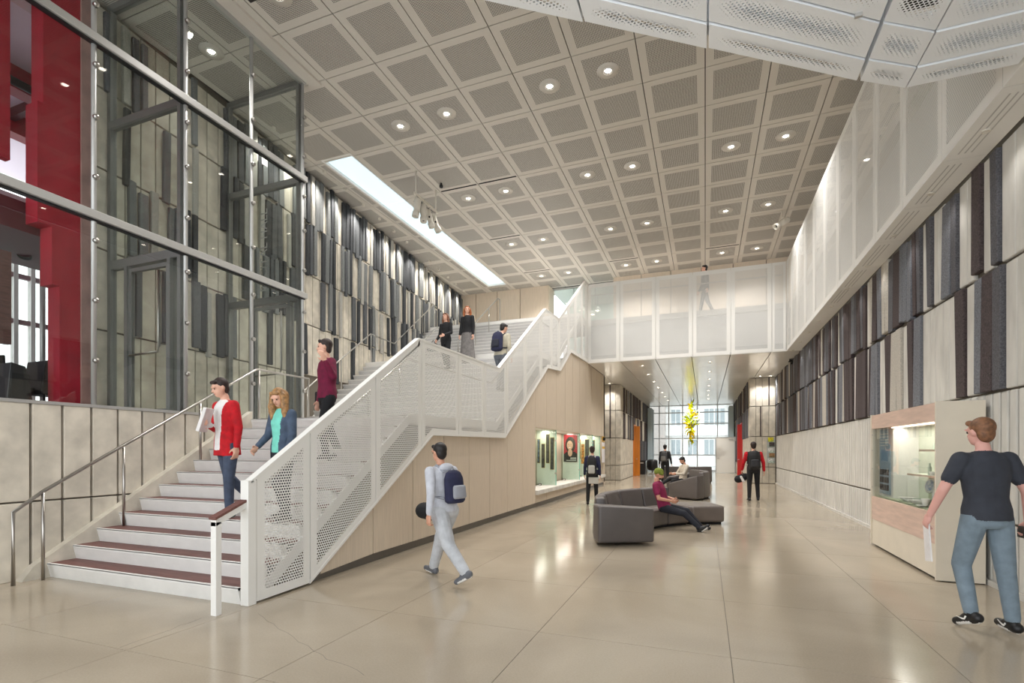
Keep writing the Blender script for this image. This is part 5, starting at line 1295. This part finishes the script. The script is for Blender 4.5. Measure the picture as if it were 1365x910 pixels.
# 1 man at the right edge, walking away
pA = person('man in charcoal T-shirt and faded jeans walking away at the right', (2.26, 5.52, 0), 14, outfit(charc, jeansl, m_black, mat('skin_pink', (222, 168, 156), .5), True, leg_r=1.02), legs=((16, 34), (-5, 3)), arms=((10, 22, 14, 0), (-12, 20, 20, 0)), lean=3, head=(4, 10), height=1.80, hair=h_gin, build=1.02, voxel=.009, feetpitch=(-20, 0), curl=(45, 60))
for i_, s_ in ((0, -1), (1, 1)):
    for sd_ in (-1, 1):
        hl, to, fd_, fu_ = pA[2]['feet'][i_]; sdv = fd_.cross(fu_).normalized() * sd_
        bm = bmesh.new(); b0 = hl + fd_ * .05 + fu_ * .0 + sdv * .0435
        pts = [(0, .012), (.03, -.012), (.06, -.008), (.13, .022), (.06, .004), (.03, .002), (.012, .02)]
        lo_ = [bm.verts.new(b0 + fd_ * (p[0] * .75) + fu_ * p[1]) for p in pts]; hi_ = [bm.verts.new(v.co + sdv * .006) for v in lo_]
        bm.faces.new(lo_); bm.faces.new(hi_[::-1])
        for k in range(len(pts)): bm.faces.new((lo_[k], lo_[(k + 1) % len(pts)], hi_[(k + 1) % len(pts)], hi_[k]))
        bmesh.ops.recalc_face_normals(bm, faces=list(bm.faces)); me = bpy.data.meshes.new('shoe_mark'); bm.to_mesh(me); bm.free(); me.materials.append(m_wprint); o = bpy.data.objects.new('shoe_mark', me); COL.objects.link(o); o.parent = pA[0]
# a phone or wallet in his right hand
c = hold(pA[1], pA[2], 1); o = box('wallet', m_black, c.x - .02, c.x + .02, c.y - .07, c.y + .07, c.z - .05, c.z + .05, None, .01); tag(o, 'black wallet in the right hand of the man in charcoal', 'wallet')
c = hold(pA[1], pA[2], 0); bm = bmesh.new(); a_prism(bm, [(c.y - .02, c.z + .05), (c.y + .1, c.z + .02), (c.y + .04, c.z - .34), (c.y - .09, c.z - .32)], 'x', c.x - .012, c.x + .0); o = bm_obj('papers', bm, white); tag(o, 'folded papers in the left hand of the man in charcoal', 'papers')
# 2 walker in grey in front of the oak wall
pB = person('person in pale grey hoodie and sweatpants striding before the oak wall', (-2.92, 5.38, 0), 72, outfit(grey, greyp, mat('grey_trainers', (96, 98, 104), .6), skin2, leg_r=1.25), legs=((-26, 20), (27, 6)), arms=((-22, 16, 22, 0), (46, 14, 6, 0)), lean=6, head=(6, -6), height=1.70, hair=h_blk, build=1.08, voxel=.009, feetpitch=(-28, 6), hood=True, curl=(50, 60))
backpack('navy and grey backpack on the person in pale grey', pB[1], pB[2], navy, mat('grey_pack_pocket', (150, 152, 160), .8), .15, .2, .09, .25)
c = hold(pB[1], pB[2], 1)
t = thing('duffel_bag', 'small black carry bag in the hand of the person in pale grey', 'bag', (c.x, c.y, c.z - .3)); f = Fig(); ax = Vector((-math.sin(math.radians(72)), math.cos(math.radians(72)), 0)); f.caps('b', Vector((c.x, c.y, c.z - .15)) - ax * .02, Vector((c.x, c.y, c.z - .15)) + ax * .16, .12, .11)
o = link_mesh('bag_body', remesh('bag_body', f, {'b': blackc}, .012), None, t); tube('bag_handle', m_black, [Vector((c.x, c.y, c.z - .06)) - ax * .06, Vector((c.x, c.y, c.z + .0)), Vector((c.x, c.y, c.z - .06)) + ax * .14], .012, t)
# 3 man in red cardigan on the stair
pC = person('man in open red cardigan and white shirt coming down the stair', (-5.70, 4.74, .70), 170, outfit(redc, jeans, mat('teal_trainers', (90, 130, 130), .6), m_skin, shirt=white, leg_r=.98), legs=((6, 6), (-12, 34)), arms=((-6, 10, 14, 0), (2, 8, 100, 42)), lean=2, hem=-.17, head=(20, -8), height=1.76, hair=h_dark, voxel=.009, feetpitch=(0, -20), shirt_front=True)
c = hold(pC[1], pC[2], 1); bm = bmesh.new(); a_box(bm, -.02, .02, -.11, .11, -.15, .15); bev(bm, .004, 1); o = bm_obj('notebook', bm, white, loc=(c.x + .0, c.y - .02, c.z + .04)); o.rotation_euler = (0, .3, .5); tag(o, 'white notebook held by the man in the red cardigan', 'notebook')
# 4 woman with wavy hair
pD = person('woman with long wavy blonde hair, aqua top and denim jacket on the stair', (-4.78, 4.74, .70), 175, outfit(denimj, darkj, m_black, m_skin, shirt=teal), legs=((8, 10), (0, 20)), arms=((4, 8, 20, 0), (10, 10, 40, 10)), head=(28, 12), height=1.60, hair=h_blonde, hairlen=.30, hairvol=1.35, female=True, shirt_front=True, voxel=.010)
# 5 woman in maroon
pE = person('person in maroon knit top and black trousers coming down the stair', (-4.98, 5.74, 1.40), 150, outfit(maroon, blackc, m_black, m_skin), legs=((14, 20), (-8, 16)), arms=((8, 34, 140, 0), (-4, 12, 16, 0)), head=(4, -25), height=1.72, hair=h_dark, voxel=.011, build=1.02)
c = pE[1] @ pE[2]['at'](.0, .24, -.05); t = thing('shoulder_bag', 'black shoulder bag beside the person in maroon', 'bag', (c.x, c.y, c.z - .15)); box('bag_body', blackc, c.x - .14, c.x + .14, c.y - .06, c.y + .06, c.z - .16, c.z + .08, t, .03); tube('bag_strap', m_black, [(c.x - .12, c.y, c.z + .06), (c.x, c.y, c.z + .3), (c.x + .12, c.y, c.z + .06)], .01, t)
# 6 woman in black jacket, 7 woman in grey skirt, 8 man climbing
pF = person('woman in black padded jacket with brown hair on the upper flight', (-7.02, 13.03, sz(13.03)), 165, outfit(blackc, blackc, m_black, m_skin), legs=((6, 8), (-4, 14)), arms=((6, 12, 60, 20), (0, 14, 40, 10)), head=(-4, 8), height=1.66, hair=mat('chestnut_hair', (112, 70, 44), .55, var=.25, scale=30), hairlen=.26, female=True, build=1.1)
c = hold(pF[1], pF[2], 1); t = thing('handbag', 'black handbag carried by the woman in the black jacket', 'bag', (c.x - .05, c.y, c.z - .25)); box('bag_body', blackc, c.x - .28, c.x + .02, c.y - .07, c.y + .07, c.z - .26, c.z - .04, t, .03); tube('bag_handle', m_black, [(c.x - .2, c.y, c.z - .06), (c.x - .1, c.y, c.z + .06), (c.x - .02, c.y, c.z - .06)], .01, t)
pG = person('woman with auburn hair, black cardigan and long grey skirt on the upper flight', (-6.42, 13.22, sz(13.22)), 175, outfit(blackc, greys, m_black, m_skin, skirt=greys), legs=((4, 6), (-2, 8)), arms=((0, 8, 8, 0), (4, 8, 12, 0)), head=(-4, 30), height=1.68, hair=h_red, hairlen=.22, female=True, skirt=True)
pH = person('man in beige jacket and grey jeans climbing the upper flight', (-4.72, 11.58, sz(11.58)), -8, outfit(beige, cl('grey_denim', (96, 100, 108)), m_black, m_skin), legs=((30, 44), (-6, 2)), arms=((10, 10, 30, 0), (-6, 10, 20, 0)), lean=8, head=(16, -20), height=1.74, hair=h_blk)
backpack('dark navy backpack on the man in the beige jacket', pH[1], pH[2], navy, mat('dark_pack_trim', (28, 30, 44), .8), .16, .24, .10)
# 9 person on the bridge
pI = person('dark-dressed person walking across the footbridge', (0.0, 20.35, L3), 100, outfit(blackc, darkj, m_black, m_skin), legs=((16, 6), (-14, 14)), arms=((-10, 8, 14, 0), (12, 8, 14, 0)), height=1.86, hair=h_blk, voxel=.016)
# 10 woman before the vitrine
pJ = person('woman in navy jacket and black trousers walking past the vitrine', (-3.02, 14.35, 0), 8, outfit(navy, blackc, m_black, m_skin), legs=((-4, 4), (8, 12)), arms=((4, 10, 16, 0), (-4, 10, 20, 0)), height=1.66, hair=h_dark, bun=True, female=True)
backpack('tall black and pale grey backpack on the woman in navy', pJ[1], pJ[2], mat('black_pack', (26, 26, 28), .7), mat('pale_grey_pack_panel', (176, 174, 168), .7), .14, .30, .09, .22)
box_c = pJ[1] @ pJ[2]['at'](-.18, .06, -.2); o = box('folder', mat('pale_grey_folder', (182, 180, 172), .7), box_c.x - .14, box_c.x + .14, box_c.y - .05, box_c.y - .01, box_c.z - .12, box_c.z + .06, None, .01); tag(o, 'pale grey folder hanging below the tall backpack', 'folder')
# 11 man with red sleeves walking away
pK = person('man in red-sleeved jacket and black trousers walking away down the hall', (1.38, 17.1, 0), 4, outfit(mat('black_vest', (28, 27, 30), .8), blackc, m_black, m_skin, sleeve=redc), legs=((-3, 4), (10, 22)), arms=((4, 16, 24, 0), (-2, 16, 14, 0)), height=1.80, hair=h_dark, build=1.05)
backpack('large black backpack on the man with red sleeves', pK[1], pK[2], mat('black_pack', (26, 26, 28), .7), mat('black_pack_trim', (40, 40, 44), .7), .165, .27, .11)
c = hold(pK[1], pK[2], 0); t = thing('sports_bag', 'black and white sports bag in the hand of the man with red sleeves', 'bag', (c.x, c.y, c.z - .35)); f = Fig(); f.caps('b', (c.x - .12, c.y, c.z - .2), (c.x + .08, c.y + .05, c.z - .12), .12, .11); link_mesh('bag_body', remesh('bag_body', f, {'b': blackc}, .014), None, t); f = Fig(); f.caps('b', (c.x - .05, c.y - .1, c.z - .12), (c.x + .02, c.y - .09, c.z - .26), .035, .04); link_mesh('white_panel', remesh('white_panel', f, {'b': white}, .01), None, t); tube('bag_handle', m_black, [(c.x - .1, c.y, c.z - .1), (c.x, c.y, c.z + .0), (c.x + .06, c.y, c.z - .06)], .012, t)
# 12 standing man far away
pL = person('man in black jacket standing at the far sofa', (-1.75, 24.6, 0), -10, outfit(blackc, blackc, m_black, m_skin), legs=((0, 0), (2, 4)), arms=((0, 12, 14, 0), (0, 14, 14, 0)), height=1.80, hair=h_blk, voxel=.016)
backpack('grey and black backpack on the man at the far sofa', pL[1], pL[2], mat('grey_pack', (60, 60, 62), .7), mat('grey_pack_trim', (110, 108, 104), .7))
# 13 seated man in the green cap
pM = person('seated man in green knit cap and plum T-shirt with legs stretched out', (-.76, 10.46, 0), -98, outfit(plum, darkj, m_black, skin2, True), legs=((82, 40), (78, 30)), arms=((18, 12, 62, 30), (16, 12, 62, 30)), lean=-17, head=(18, 6), height=1.66, cap=mat('green_knit', (112, 122, 48), .95, var=.2, scale=40), beard=True, voxel=.009, seat=.45, feetpitch=(8, 40), abd=(6, 2), curl=(45, 45))
h0 = hold(pM[1], pM[2], 0); h1 = hold(pM[1], pM[2], 1); c = (h0 + h1) / 2
bm = bmesh.new(); a_box(bm, -.035, .035, -.07, .07, -.005, .005); bev(bm, .003, 1); o = bm_obj('phone', bm, m_black, loc=(c.x, c.y, c.z + .02)); o.rotation_euler = (.5, 0, math.radians(-98)); tag(o, 'black phone in the hands of the man in the green cap', 'phone')
# 14 seated man in pale hoodie
pN = person('seated man in oatmeal hoodie with crossed legs on the middle sofa', (-.72, 18.5, 0), 120, outfit(oat, blackc, m_black, skin2), legs=((92, 70), (100, 40)), arms=((30, 10, 60, 20), (30, 10, 60, 20)), lean=-6, head=(30, -4), height=1.76, hair=h_blk, beard=True, seat=.53, hood=True, feetpitch=(0, 30))
